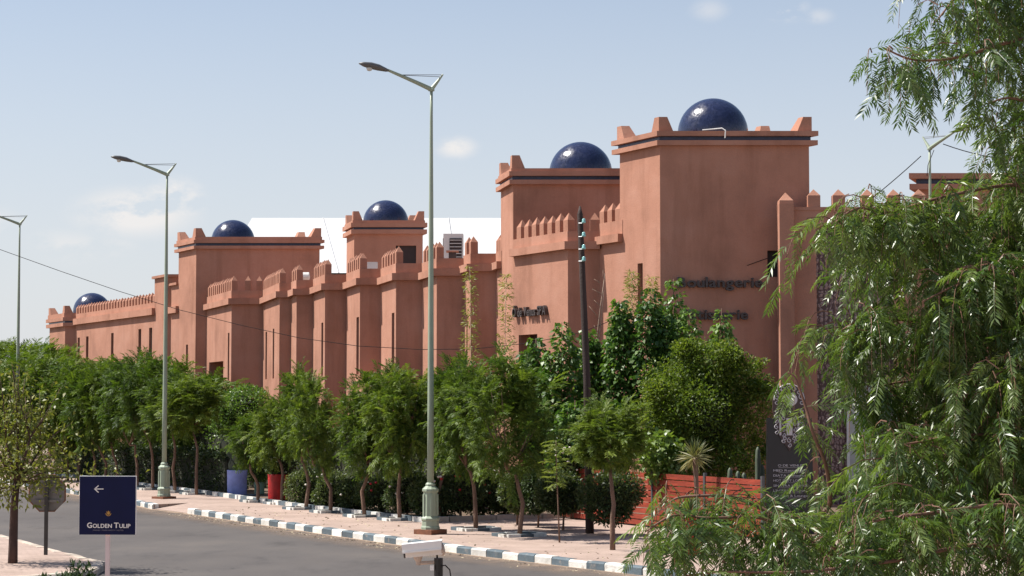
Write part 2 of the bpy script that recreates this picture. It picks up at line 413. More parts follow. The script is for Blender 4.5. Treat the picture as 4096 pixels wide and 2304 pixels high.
def offset(pts, d, closed):
    n = len(pts); res = []
    def nrm(a, b):
        v = Vector((b[0] - a[0], b[1] - a[1])).normalized(); return Vector((-v.y, v.x))
    for k in range(n):
        n1 = nrm(pts[k - 1], pts[k]) if (closed or k > 0) else None
        n2 = nrm(pts[k], pts[(k + 1) % n]) if (closed or k < n - 1) else None
        if n1 is None: m = n2
        elif n2 is None: m = n1
        else: m = (n1 + n2) / max(.25, 1 + n1.dot(n2))
        res.append((pts[k][0] + m.x * d, pts[k][1] + m.y * d))
    return res

def fast_mesh(name, V, Fq, rnd=None, mat=None, parent=None, smooth=False):
    me = bpy.data.meshes.new(name)
    V = np.asarray(V, np.float32); Fq = np.asarray(Fq, np.int32)
    k = Fq.shape[1]
    me.vertices.add(len(V)); me.vertices.foreach_set('co', V.ravel())
    me.loops.add(Fq.size); me.loops.foreach_set('vertex_index', Fq.ravel())
    me.polygons.add(len(Fq)); me.polygons.foreach_set('loop_start', np.arange(0, Fq.size, k, dtype=np.int32))
    try: me.polygons.foreach_set('loop_total', np.full(len(Fq), k, np.int32))
    except Exception: pass
    if rnd is not None:
        a = me.attributes.new('rnd', 'FLOAT', 'POINT'); a.data.foreach_set('value', np.asarray(rnd, np.float32))
    me.update(calc_edges=True); me.validate()
    return link(name, me, mat, parent)

def unit(a): return a / np.maximum(1e-9, np.linalg.norm(a, axis=-1, keepdims=True))
def basis(D, up):
    D = unit(D); S = unit(np.cross(D, up)); U = np.cross(S, D); return D, S, U
def scatter_leaves(rng, P, D, L, Wd, fold=.25):
    """one folded four-point leaf per point"""
    n = len(P); D, S, U = basis(D, unit(rng.normal(size=(n, 3)) * .7 + np.array([0, 0, 1.0])))
    L = L[:, None]; Wd = Wd[:, None]
    V = np.stack([P, P + D * L * .45 + S * Wd * .5 + U * Wd * fold, P + D * L - U * L * .12, P + D * L * .45 - S * Wd * .5 + U * Wd * fold], 1).reshape(-1, 3)
    F = np.arange(4 * n).reshape(n, 4)
    return V, F, np.repeat(rng.random(n), 4)
def frond_template(pairs, lf, wd, ang, droop, tip=.35, rach=.012, twist=.6, seed=0):
    V, F = [], []; jit = random.Random(seed)
    for i in range(pairs):
        x = .12 + .88 * (i + .5) / pairs
        s = math.sin(math.pi * min(1, (.18 + .82 * (1 - x)))) ** .6
        ll = lf * (tip + (1 - tip) * s)
        for sd in (-1, 1):
            a = math.radians(ang * (1 - .35 * x))
            d = np.array([math.cos(a), sd * math.sin(a), -.25]); d /= np.linalg.norm(d)
            b = np.array([x, 0, -droop * x * x]); t = np.array([-d[1], d[0], 0]) * wd * .5
            k = len(V)
            tw = jit.uniform(-1, 1) * twist; d = d + np.array([jit.uniform(-.15, .15), jit.uniform(-.12, .12), jit.uniform(-.3, .3)]) * min(1, twist); d /= np.linalg.norm(d)
            nz_ = np.array([0, 0, wd * .5]); t = t * math.cos(tw) + nz_ * math.sin(tw)
            V += [b, b + d * ll * .45 + t + [0, 0, .03 * lf], b + d * ll + [0, 0, -.12 * ll], b + d * ll * .45 - t + [0, 0, .03 * lf]]
            F.append((k, k + 1, k + 2, k + 3))
    for i in range(3):
        x0, x1 = i / 3, (i + 1) / 3; k = len(V)
        V += [np.array([x0, -rach, -droop * x0 * x0]), np.array([x1, -rach * .6, -droop * x1 * x1]), np.array([x1, rach * .6, -droop * x1 * x1]), np.array([x0, rach, -droop * x0 * x0])]
        F.append((k, k + 1, k + 2, k + 3))
    return np.array(V), np.array(F)
def place_fronds(rng, T, P, D, up, L):
    TV, TF = T; n = len(P)
    D, S, U = basis(D, up)
    V = P[:, None, :] + L[:, None, None] * (TV[None, :, 0:1] * D[:, None, :] + TV[None, :, 1:2] * S[:, None, :] + TV[None, :, 2:3] * U[:, None, :])
    F = TF[None] + (np.arange(n) * len(TV))[:, None, None]
    r = np.clip(np.repeat(rng.random(n), len(TV)) * .75 + rng.random(n * len(TV)) * .25, 0, 1)
    return V.reshape(-1, 3), F.reshape(-1, 4), r
def cat(parts):
    Vs, Fs, Rs, b = [], [], [], 0
    for V, F, r in parts:
        Vs.append(V); Fs.append(F + b); Rs.append(r); b += len(V)
    return np.concatenate(Vs), np.concatenate(Fs), np.concatenate(Rs)

# ------------------------------------------------------------------ ground, road, pavements
def polysheet(name, poly, z0, z1, mat, kind='structure', parent=None):
    o = MB().prism(poly, z0, z1).build(name, mat, parent)
    if parent is None: tag(o, kind=kind)
    return o
g = polysheet('ground', [(-900, -300), (900, -300), (900, 1500), (-900, 1500)], -.5, -.004, 'sand')
road = polysheet('road', [(12.5, 14), (30, 8), (30, 24), (9.5, 27.0), (2.4, 37.4), (-1.2, 42.7), (-4.6, 48.9), (-9.5, 58.15), (-11.0, 60.7), (-12.0, 63.2), (-16.1, 71.7), (-30.1, 100.5), (-62, 160), (-75, 160), (-41, 100), (-12.1, 46.9), (-9.0, 40.8), (-7.6, 37.3), (-9.2, 34.9), (-14, 33.6), (-60, 31), (-60, 24), (-14, 26.6), (-3, 28.2), (4, 23)], -.3, 0.0, 'asphalt')
KERB_A = [(10.6, 25.6), (6.3, 31.4), (2.59, 37.3), (-1.0, 42.79), (-4.43, 48.98), (-9.31, 58.24)]
KERB_B = [(-10.83, 60.76), (-11.84, 63.26), (-15.92, 71.77), (-22.9, 85.4), (-30, 100.5), (-44, 127)]
ramp_in = [(-8.2, 58.85), (-9.9, 61.7)]
pave = KERB_A + ramp_in + KERB_B + [(-30, 135), (10, 80), (40, 66), (40, 25.6)]
side = polysheet('pavement', pave, -.2, .14, 'paver')
rp = MB().add([(-9.31, 58.24, .004), (-10.83, 60.76, .004), (-9.9, 61.7, .142), (-8.2, 58.85, .142)], [(0, 1, 2, 3)])
tag(rp.build('pavement_ramp', 'paver'), kind='structure')
def dust_mat():
    m, t, p = new_mat('gutter_dust'); p.inputs['Roughness'].default_value = .95
    p.inputs['Base Color'].default_value = (.27, .19, .135, 1)
    a = t.nodes.new('ShaderNodeAttribute'); a.attribute_name = 'rnd'; n = noise(t, 1.7, 7, .7)
    mu = t.nodes.new('ShaderNodeMath'); mu.operation = 'MULTIPLY'; t.links.new(a.outputs['Fac'], mu.inputs[0]); r = ramp(t, [(.3, (0, 0, 0)), (.75, (1, 1, 1))]); t.links.new(n.outputs['Fac'], r.inputs[0]); t.links.new(r.outputs[0], mu.inputs[1])
    t.links.new(mu.outputs[0], p.inputs['Alpha']); return m
M['dust'] = dust_mat()
def dust_strip(poly, w):
    o_ = offset(poly, .12, False); i_ = offset(poly, .12 + w * .4, False); e_ = offset(poly, .12 + w, False); V, F, r = [], [], []
    for k_ in range(len(poly)): V += [(*o_[k_], .005), (*i_[k_], .005), (*e_[k_], .005)]; r += [1.25, .8, 0]
    for k_ in range(len(poly) - 1):
        a_ = 3 * k_; F += [(a_, a_ + 1, a_ + 4, a_ + 3), (a_ + 1, a_ + 2, a_ + 5, a_ + 4)]
    tag(fast_mesh('gutter_dust', V, F, r, 'dust'), kind='structure')
def line_pts(poly, step):
    pts = []; seg = 0.0
    for a, b in zip(poly[:-1], poly[1:]):
        a, b = Vector(a), Vector(b); L = (b - a).length; s = seg
        while s < L:
            pts.append((a + (b - a) * (s / L), (b - a).normalized())); s += step
        seg = s - L
    return pts
def kerb(name, poly, mats, step=.6, w=.2, h=.15, rng=random.Random(3)):
    root = tag(empty(name), kind='structure')
    protos = {}
    for m in set(mats):
        b = MB(); L = step - .012; e = .03
        b.add([(-L / 2, -w / 2, -.1), (L / 2, -w / 2, -.1), (L / 2, w / 2, -.1), (-L / 2, w / 2, -.1),
               (-L / 2, -w / 2, h - e), (L / 2, -w / 2, h - e), (L / 2, w / 2, h), (-L / 2, w / 2, h),
               (-L / 2 + .01, -w / 2 + e, h), (L / 2 - .01, -w / 2 + e, h)],
              [(0, 1, 5, 4), (1, 2, 6, 9, 5), (2, 3, 7, 6), (3, 0, 4, 8, 7), (4, 5, 9, 8), (8, 9, 6, 7), (0, 3, 2, 1)])
        me = b.mesh('kerb_stone'); me.materials.append(M[m]); protos[m] = me
    for i, (p, d) in enumerate(line_pts(poly, step)):
        m = mats[i % len(mats)]
        o = link('kerb_stone', protos[m], None, root)
        # road side is to the left of travel
        o.location = (p.x + d.x * step / 2 + rng.uniform(-.008, .008) + d.y * .05, p.y + d.y * step / 2 + rng.uniform(-.008, .008) - d.x * .05, rng.uniform(-.012, .006))
        o.rotation_euler = (rng.uniform(-.015, .015), rng.uniform(-.01, .01), math.atan2(d.y, d.x) + math.pi + rng.uniform(-.015, .015))
    return root
kerb('kerb', KERB_A[1:], ['kerbs', 'kerbw'])
dust_strip(KERB_A[1:], 1.3)
dust_strip([(-9.4, 58.4)] + KERB_B[:4], 1.3)
kerb('kerb', KERB_B, ['kerbw', 'kerbs'])
LK = [(-41.2, 100), (-26.5, 73), (-11.94, 46.92), (-10.67, 44.32), (-9.41, 41.74), (-8.85, 40.82), (-8.54, 40.07), (-8.11, 39.34), (-7.84, 38.47), (-7.75, 37.3), (-8.2, 36.2), (-9.3, 35.1), (-14, 33.8), (-40, 32.4)]
polysheet('pavement', LK + [(-60, 32), (-60, 100)], -.2, .13, 'paver')
kerb('kerb', LK[2:13], ['kerbold'], .5, .2, .14)
polysheet('pavement', [(-60, 23.5), (-14, 26.2), (-3, 27.8), (4, 22.4), (12, 12), (12, -20), (-60, -20)], -.2, .14, 'paver')
bedA = [(-44, 132), (-25, 96.5), (-10.3, 67.4), (-5.9, 58.1), (-2.25, 51.6), (1.35, 53.75), (4.2, 61), (0, 70), (-10, 92), (-25, 120)]
tag(MB().prism(bedA, -.1, .148).build('planting_bed', 'soil'), kind='structure')
tag(MB().prism([(1.55, 53.6), (5.9, 45.1), (20, 47), (20, 58), (9, 59.0), (4.3, 60.0)], -.1, .150).build('planting_bed', 'soil'), kind='structure')

# ------------------------------------------------------------------ the long terracotta building
B = tag(empty('fortress_building', (0, 62, 0)), 'long terracotta kasbah style building with battlements and blue domes', 'building')
B.location = (0, 0, 0)
def prism_holes(poly, z0, z1, holes):
    """clockwise plan polygon (outside left of travel); holes: {edge: [(s0,s1,za,zb,depth)]}"""
    b = MB(); n = len(poly)
    for k in range(n):
        a, c = Vector(poly[k]), Vector(poly[(k + 1) % n]); L = (c - a).length; d = (c - a) / L; inn = Vector((d.y, -d.x))
        hs = holes.get(k, [])
        if not hs:
            b.add([(*a, z0), (*c, z0), (*c, z1), (*a, z1)], [(0, 1, 2, 3)]); continue
        S = sorted({0, L, *[h[0] for h in hs], *[h[1] for h in hs]}); Z = sorted({z0, z1, *[h[2] for h in hs], *[h[3] for h in hs]})
        for s0, s1 in zip(S[:-1], S[1:]):
            for q0, q1 in zip(Z[:-1], Z[1:]):
                sm, qm = (s0 + s1) / 2, (q0 + q1) / 2
                if any(h[0] < sm < h[1] and h[2] < qm < h[3] for h in hs): continue
                p, q = a + d * s0, a + d * s1
                b.add([(*p, q0), (*q, q0), (*q, q1), (*p, q1)], [(0, 1, 2, 3)])
        for s0, s1, q0, q1, dp in hs:
            p, q = a + d * s0, a + d * s1; pi, qi = p + inn * dp, q + inn * dp
            b.add([(*p, q0), (*q, q0), (*q, q1), (*p, q1), (*pi, q0), (*qi, q0), (*qi, q1), (*pi, q1)],
                  [(0, 1, 5, 4), (1, 2, 6, 5), (2, 3, 7, 6), (3, 0, 4, 7), (4, 5, 6, 7)])
    vs = [(*p, z1) for p in poly]; b.add(vs, [tuple(range(n))])
    bm_me = bpy.data.meshes.new('w'); bm_me.from_pydata(b.v, [], b.f)
    bm = bmesh.new(); bm.from_mesh(bm_me); bmesh.ops.remove_doubles(bm, verts=bm.verts, dist=1e-4); bmesh.ops.recalc_face_normals(bm, faces=bm.faces)
    bm.to_mesh(bm_me); bm.free(); return bm_me
MERLON = {}
def merlon_mesh(w, t, h, tip):
    key = (round(w, 2), round(t, 2), round(h, 2), round(tip, 2))
    if key not in MERLON:
        b = MB(); x, y = w / 2, t / 2
        b.add([(-x, -y, 0), (x, -y, 0), (x, y, 0), (-x, y, 0), (-x, -y, h), (x, -y, h), (x, y, h), (-x, y, h), (0, 0, h + tip)],
              [(0, 1, 5, 4), (1, 2, 6, 5), (2, 3, 7, 6), (3, 0, 4, 7), (4, 5, 8), (5, 6, 8), (6, 7, 8), (7, 4, 8), (3, 2, 1, 0)])
        me = b.mesh('merlon'); me.materials.append(M['stucco']); MERLON[key] = me
    return MERLON[key]
rg = random.Random(11)
def merlons(a, c, z, parent, pitch=.52, w=.27, t=.26, h=.44, tip=.2, start=0.0, end=0.0, inset=.13):
    a, c = Vector(a[:2]), Vector(c[:2]); L = (c - a).length; d = (c - a) / L; inn = Vector((d.y, -d.x))
    u0, u1 = start, L - end
    n = max(1, int(round((u1 - u0 - w) / pitch)) + 1)
    for i in range(n):
        s = u0 + w / 2 + ((u1 - u0 - w) * i / (n - 1) if n > 1 else 0)
        p = a + d * s + inn * inset
        o = link('merlon', merlon_mesh(w, t, h, tip), None, parent)
        o.location = (p.x, p.y, z - .01); o.rotation_euler = (rg.uniform(-.012, .012), rg.uniform(-.012, .012), math.atan2(d.y, d.x) + rg.uniform(-.03, .03))
        o.scale = (1, 1, rg.uniform(.96, 1.05))
def slit(a, c, s0, s1, z0, z1, dp=.16):
    """louvred slit: dark panel deep in the recess plus small mortar ledges on one jamb"""
    a, c = Vector(a), Vector(c); d = (c - a).normalized(); inn = Vector((d.y, -d.x)); rz = math.atan2(d.y, d.x)
    m = a + d * (s0 + s1) / 2 + inn * (dp - .03)
    o = MB().box((0, 0, (z1 - z0) / 2), (s1 - s0 - .01, .03, z1 - z0 - .01)).build('slit_window', 'louvre', B)
    o.location = (m.x, m.y, z0); o.rotation_euler = (0, 0, rz)
    n = max(3, int((z1 - z0) / .30))
    me = MB().box((0, 0, 0), ((s1 - s0) * .42, .15, .035)).mesh('slat'); me.materials.append(M['stucco'])
    for i in range(n):
        k = link('slat', me, None, o); k.location = (-(s1 - s0) * .28, -(dp / 2) + .02, (i + .5) * (z1 - z0) / n)
    return o
def panel(name, a, c, s0, s1, z0, z1, dp, mat, parent=None):
    a, c = Vector(a), Vector(c); d = (c - a).normalized(); inn = Vector((d.y, -d.x)); rz = math.atan2(d.y, d.x)
    m = a + d * (s0 + s1) / 2 + inn * (dp - .04)
    o = MB().box((0, 0, (z1 - z0) / 2), (s1 - s0 - .01, .05, z1 - z0 - .01)).build(name, mat, parent or B)
    o.location = (m.x, m.y, z0); o.rotation_euler = (0, 0, rz); return o

def tower(poly, z0, zt, dome=None, lip=.13, w=.44, hm=.44, over=.15, holes=None, merl=(0, 1, 2, 3), ov2=None, th=.15, bh=.13):
    """poly clockwise: front-left, back-left, back-right, front-right. zt: top of the upper cornice"""
    u1 = zt; u0 = zt - th; b0 = u0 - bh; c0 = b0 - th
    me = prism_holes(poly, z0, u0 + .02, holes or {})
    t = link('tower', me, 'stucco', B)
    MB().strip(poly, c0, b0, over, .3, True).build('cornice', 'stucco', t)
    MB().strip(poly, b0 + .002, u0 - .002, .03, .3, True).build('tile_band', 'band', t)
    MB().strip(poly, u0, u1, over + .01, .3, True).build('cornice', 'stucco', t)
    if lip: MB().strip(poly, u1 + .001, u1 + lip, over - .07, .3, True).build('parapet', 'stucco', t)
    ztop = u1 + lip
    inn = offset(poly, over - .10, True); n = len(poly)
    for k in merl:
        p = Vector(inn[k]); e1 = (Vector(inn[(k + 1) % n]) - p).normalized(); e2 = (Vector(inn[k - 1]) - p).normalized()
        b = MB(); lo = [(0, 0), (w, 0), (w, w), (0, w)]; hi = [(0, 0), (w * .58, 0), (w * .58, w * .58), (0, w * .58)]
        vs = [(*(p + e1 * x + e2 * y), ztop - .01) for x, y in lo] + [(*(p + e1 * x + e2 * y), ztop + hm) for x, y in hi]
        b.add(vs, [(0, 1, 5, 4), (1, 2, 6, 5), (2, 3, 7, 6), (3, 0, 4, 7), (4, 5, 6, 7), (3, 2, 1, 0)])
        b.build('merlon', 'stucco', t)
    if dome:
        x, y, z, r = dome
        prof = []
        for i in range(22):
            a = -.35 + (math.pi / 2 + .35) * i / 21; prof.append((max(.004, r * math.cos(a)), r * math.sin(a)))
        prof = [(prof[0][0], u0 - z)] + prof
        d = MB().lathe(prof, (0, 0, 0), 48).build('dome', 'dome', t, True); d.location = (x, y, z)
    return t

def X(px, Y): return at(px, 403, Y).x
V2 = lambda x, y: (x, y)
dK = (-math.sin(math.radians(27.5)), math.cos(math.radians(27.5)))
def go(p, ang, t): a = math.radians(ang); return (p[0] - math.sin(a) * t, p[1] + math.cos(a) * t)
# corner points of the saw-tooth plan, from the bakery tower to the far end
C1, D1 = (4.46, 60.0), (8.96, 60.0)
T1bl = go(C1, 27.5, 2.37); A1 = (2.777, 63.23); B1 = (1.77, 63.23)
C2 = (0.04, 66.55); A2 = (-.557, 69.745)
bast = [((-1.44, 69.745), (-1.707, 70.817)), ((-2.67, 70.817), (-3.307, 73.373)), ((-4.26, 73.373), (-5.025, 76.44)), ((-5.82, 76.44), (-6.60, 79.576)),
        ((-7.45, 79.576), (-8.233, 82.716)), ((-8.92, 82.716), (-9.317, 84.308)), ((-9.81, 84.308), (-11.206, 89.906))]
B9, A10 = (-12.62, 89.906), (-14.62, 95.71)
B10 = (-15.15, 95.71); A11 = (-16.92, 99.11); B11 = (-17.14, 99.11); A12 = (-24.9, 114.01); B12 = (-25.49, 114.01)

# --- bakery tower
zs = lambda y, Y: at(512, y, Y).z
s_sl = 1.02
h1 = {0: [(s_sl, s_sl + .30, 5.2, zs(263, 60.9), .2)], 3: [(8.96 - 8.03, 8.96 - 7.68, zs(277, 60), zs(250.5, 60), .25)]}
t1 = tower([C1, T1bl, go(D1, 27.5, 2.37), D1], 0, 11.38, (6.2, 61.35, 11.5, 1.085), lip=0, holes=h1)
slit(C1, T1bl, s_sl, s_sl + .30, 5.2, zs(263, 60.9), .2)
wn = panel('window', D1, C1, .93, 1.28, zs(277, 60), zs(250.5, 60), .25, 'louvre')
for i in range(1, 3):
    q = MB().box((-.175 + .35 * i / 3, -.1, (zs(250.5, 60) - zs(277, 60)) / 2), (.02, .02, .78)).build('bar', 'black', wn)
for i in range(1, 4):
    q = MB().box((0, -.1, .78 * i / 4), (.34, .018, .02)).build('bar', 'black', wn)
# loose white cable guard over the cornice
cg = [at(1082 / 4 + 432, 130, 59.8), at(714, 129, 59.8), at(722, 128.2, 59.75), at(725.5, 130.5, 59.7), at(725, 138, 59.72)]
MB().tube(cg, .02, 6).build('loose_flashing', 'white', t1)
# --- wall joining it, then the spa wall
def wall(poly, z1, run, m0, m1, pz, holes=None, mo=.18, runclosed=False, ends=(0, 0), pitch=.52, corner=True, mer=True):
    """solid wall block, its moulding, its parapet and merlons along run (plan points)"""
    w = link('wall', prism_holes(poly, 0, z1, holes or {}), 'stucco', B)
    MB().strip(run, m0, m1, mo, .1).build('moulding', 'stucco', w)
    MB().strip(run, m1 - .05, pz, .015, .26).build('parapet', 'stucco', w)
    return w
T1w = [A1, go(A1, 27.5, -1.0), (4.9, 63.6), (4.2, 64.6)]
w = wall([go(C1, 27.5, 2.365), A1, go(A1, 0, 1.0), (5.0, 64.2)], 8.4, [go(C1, 27.5, 2.2), A1], 8.2, 8.45, 8.88)
merlons(go(C1, 27.5, 2.38), A1, 8.88, w, .58, .29, .26, .38, .24)
dsp = [1.45, 3.3]
hw2 = {0: [(2.05, 3.35, .3, zs(334.5, 65.6), .5)]}
w2 = wall([B1, C2, A2, (.3, 69.745), (2.777, 64.3), A1], 8.25, [A1, B1, go(C2, 27.5, -.02)], 8.06, 8.31, 8.64, hw2)
merlons(B1, C2, 8.64, w2, .555, .29, .26, .39, .25, start=.0, end=.25)
merlons(A1, B1, 8.64, w2, .8, .30, .26, .39, .25, start=.0, end=.62)
dd = panel('door', B1, C2, 2.05, 3.35, .3, zs(334.5, 65.6), .5, 'darkwood')
for i in range(6): MB().box((0, -.035, .4 + i * .82), (1.2, .03, .06)).build('door_rail', 'louvre', dd)
# --- spa tower and its left wall stub
t2bl = go(C2, 10.6, 2.3)
D2 = (4.55, 66.55)
tower([C2, t2bl, (D2[0] - .3, t2bl[1]), D2], 7.0, 10.92, (2.34, 67.75, 11.0, 1.075), lip=.11)
w2b = wall([t2bl, A2, (1.0, 69.74), (1.0, 68.9)], 7.95, [go(t2bl, 10.6, -.15), A2], 7.82, 8.07, 8.44)
merlons(t2bl, A2, 8.44, w2b, .4, .25, .26, .42, .22, start=.05)
# --- the saw-tooth bastions
prev = A2
zm = [8.05, 7.96, 7.96, 7.97, 7.95, 7.92, 7.90]
SL = {1: None, 2: [(.26, .265)], 3: None}
slits = {0: [(.5, .68, 4.6, 6.3)], 2: [(.32, .84, 4.35, 6.53)], 3: [(.20, .78, 4.29, 6.5)], 4: [(.42, .92, 4.28, 6.42)], 6: [(1.7, 2.2, 4.25, 6.4), (4.2, 4.75, 4.25, 6.35)]}
for i, (b, a) in enumerate(bast):
    v = Vector(a) - Vector(b)
    pr = Vector(prev)
    poly = [b, a, tuple(pr + v), prev]
    z = zm[i]; sl_ = slits.get(i, [])
    hs = {0: [(s0, s1, q0, q1, .16) for s0, s1, q0, q1 in sl_]}
    wl = wall(poly, z - .03, [prev, b, a], z - .26, z, z + .37, hs)
    L = (Vector(a) - Vector(b)).length
    merlons(b, a, z + .37, wl, .5, .26, .26, .42, .22, start=.0, end=.16)
    Ls = abs(prev[0] - b[0])
    for s0, s1, q0, q1 in sl_: slit(b, a, s0, s1, q0, q1)
    prev = a
an = link('wall', prism_holes([(-5.4, 74.0), (-6.47, 78.2), (-5.9, 78.2), (-4.6, 74.0)], 0, 4.1, {}), 'stucco', B)
# gate wall beside the wide tower
z = 7.9
hg = {0: [(.45, .80, 4.2, 6.37, .16), (1.85, 5.4, .2, zs(361.5, 92.8), .9)]}
wg = wall([B9, A10, (-9.4, 95.71), (-11.206, 90.2), prev], z - .03, [prev, B9, A10], z - .27, z, z + .36, hg)
merlons(B9, A10, z + .36, wg, .52, .26, .26, .44, .22, start=.0, end=.3)
merlons(prev, B9, z + .36, wg, .62, .26, .26, .44, .22, start=.05, end=.6)
slit(B9, A10, .45, .80, 4.2, 6.37)
panel('door', B9, A10, 1.85, 5.4, .2, zs(361.5, 92.8), .9, 'darkwood')
# wide tower
T4bl = go(B10, 27.5, 2.68)
T4D = (-9.23, 95.71)
h4 = {0: [(1.12, 1.42, 4.78, zs(344.6, 96.8), .16)]}
tower([B10, T4bl, (T4D[0] - 1.1, T4bl[1]), T4D], 0, 11.01, (-13.6, 97.2, 11.05, 1.06), lip=.15, holes=h4, w=.5, hm=.42)
slit(B10, T4bl, 1.12, 1.42, 4.78, zs(344.6, 96.8))
# narrow stub wall, small capped block
ws = link('wall', prism_holes([T4bl, A11, (-15, 99.11), (-15, 98.1)], 0, 9.0, {}), 'stucco', B)
MB().strip([go(B10, 27.5, 2.6), A11], 7.62, 7.95, .16, .1).build('moulding', 'stucco', ws)
MB().strip([T4bl, A11], 9.0, 9.12, .12, .2).build('cap', 'stucco', ws)
Kl = (-18.05, 100.85)
k = link('wall', prism_holes([B11, Kl, (-17.0, 101.3), (-15.5, 101.3), (-15.5, 99.12), A11], 0, 9.45, {}), 'stucco', B)
MB().strip([B11, Kl, (-17.0, 101.3), (-15.5, 101.3), (-15.5, 99.12)], 9.45, 9.58, .12, .3, True).build('cap', 'stucco', k)
# far wing with its row of slits
Lf = (Vector(A12) - Vector(Kl)).length
def sfar(px):
    u = (px - 512) / FPX / 1.0017; return (u * B11[1] - B11[0]) / (dK[0] - u * dK[1]) - (Vector(Kl) - Vector(B11)).length
fs = []
for x0, x1, yt, yb in ((148.4, 151.5, 327.7, 361), (137.7, 140.5, 329, 361), (110.4, 112.9, 333, 361), (85.3, 87.8, 336.4, 361), (76.9, 79.1, 337.6, 361)):
    s0, s1 = sfar(x1), sfar(x0); Y = Kl[1] + dK[1] * (s0 + s1) / 2
    fs.append((s0, s1, 4.2, zs(yt, Y)))
wf = wall([Kl, A12, (-19, 114.01), (-14, 103)], 7.95, [go(Kl, 27.5, -.12), A12], 7.64, 7.98, 8.26, {0: [(*q, .16) for q in fs]})
merlons(Kl, A12, 8.26, wf, .53, .27, .26, .34, .2, start=.05, end=.1)
for q in fs: slit(Kl, A12, *q)
# end tower
T5bl = go(B12, 27.5, 3.44)
tower([B12, T5bl, (-20.0, T5bl[1]), (-20.0, 114.02)], 0, 8.08, (-24.4, 116.1, 8.5, 1.09), lip=.24, merl=(0, 1), w=.5, hm=.42, th=.2, bh=.11)
# roof slab behind the parapets
roofp = [(4.9, 64.4), (2.9, 64.6), (0.3, 70.2), (-1.6, 71.6), (-3.0, 74.0), (-4.8, 77.2), (-6.4, 80.3), (-8.0, 83.4), (-9.4, 85.2), (-11.0, 90.6), (-14.2, 96.0), (-16.6, 99.6), (-17.4, 101.5), (-24, 114.6), (-18, 118), (6, 100), (12, 62.5), (6, 62.6)]
MB().prism(roofp, 6.9, 7.55).build('roof', 'roof', B)
# stair-head tower with louvre
C3, D3 = (-6.85, 86.5), (-3.87, 86.5)
t3bl = go(C3, 13.8, 2.06)
t3 = tower([C3, t3bl, (D3[0] - .5, t3bl[1]), D3], 7.2, 11.0, (-5.55, 87.6, 11.1, 1.0), lip=.11, w=.42, hm=.4, th=.19, bh=.1,
      holes={3: [(D3[0] - at(416, 300, 86.5).x, D3[0] - at(395.7, 300, 86.5).x, zs(265, 86.5), zs(245.5, 86.5), .2)]})
lv = panel('window', D3, C3, D3[0] - at(416, 300, 86.5).x, D3[0] - at(395.7, 300, 86.5).x, zs(265, 86.5), zs(245.5, 86.5), .2, 'louvre')
for i in range(7): MB().box((0, -.06, .06 + i * .115), (.84, .06, .03), rx=.5).build('slat', 'darkwood', lv)
# --- entrance front to the right of the bakery tower
EY = 59.35
ea, eb = X(795.9, EY), X(935, EY)
eholes = {0: [(.62, 3.55, .3, 7.9, .12)]}
e = link('wall', prism_holes([(eb, EY), (ea - .3, EY), (ea - .3, 60.3), (eb, 60.3)], 0, 8.93, {0: [(eb - X(895, EY), eb - X(817.5, EY), .2, 8.45, .15)]}), 'stucco', B)
MB().box(((ea - .3 + eb) / 2, EY + .5, 8.98), (eb - ea + .34, 1.05, .1)).build('cap', 'stucco', e)
for px in (816, 841, 870, 896.5, 922):
    o = link('merlon', merlon_mesh(.37, .3, .36, .2), None, e); o.location = (X(px, EY), EY + .16, 9.02)
pn = MB().box(((X(895, EY) + X(817.5, EY)) / 2, EY + .13, 4.3), (X(895, EY) - X(817.5, EY) - .02, .03, 8.2)).build('carved_panel', 'lattice', B)
# pointed pier
px0, px1 = X(781, 59.0), X(795.5, 59.0)
pb = MB(); pb.box(((px0 + px1) / 2, 59.3, 4.55), (px1 - px0, .55, 9.1)); pier = pb.build('pier', 'stucco', B)
o = link('merlon', merlon_mesh(px1 - px0 - .02, .5, .1, .26), None, pier); o.location = ((px0 + px1) / 2, 59.3, 9.1)
# arched window over the entrance and a navy canopy
ab = MB(); n = 14; cx, cz, r = X(880, EY), zs(284, EY), .62
pts = [(cx + r * math.cos(math.pi * i / n), cz + r * 1.15 * math.sin(math.pi * i / n)) for i in range(n + 1)]
vs = [(x, EY + .02, z) for x, z in pts] + [(x, EY + .10, z) for x, z in pts]
ab.add(vs, [tuple(range(n + 1)), tuple(reversed(range(n + 1, 2 * n + 2)))] + [(i, (i + 1) % (n + 1), n + 1 + (i + 1) % (n + 1), n + 1 + i) for i in range(n + 1)])
aw = ab.build('arched_window', 'louvre', B)
MB().tube([(x, EY + .0, z) for x, z in pts], .05, 6).build('frame', 'stucco', aw)
MB().box((X(850, EY), EY - .3, zs(351, EY)), (.95, .7, .28)).build('canopy', 'signblue', B)
gd = MB().box((X(872, EY), EY + .06, 1.9), (1.5, .08, 3.6)).build('door', 'steel', B)
for s in (-1, 0, 1): MB().box((X(872, EY) + s * .72, EY, 1.9), (.08, .07, 3.6)).build('frame', 'acgrey', gd)
# tower at the right end
T6 = [(X(920, 61.2), 61.2), (X(920, 61.2) + 1.0, 63.9), (19.5, 63.9), (20.0, 61.2)]
h6 = [(1.4, 1.8, 4.6, 7.0), (3.2, 3.6, 4.6, 7.0), (5.0, 5.4, 4.6, 7.0)]
tower(T6, 0, zs(173.8, 61.2), None, lip=0, merl=(), th=.17, bh=.16, over=.2, holes={3: [(*q, .16) for q in h6]})
for q in h6: slit(T6[3], T6[0], *q)
MB().strip(T6, 8.35, 8.5, .12, .1, True).build('ledge', 'stucco', B)
MB().strip(T6, 8.51, 8.62, .03, .1, True).build('tile_band', 'band', B)

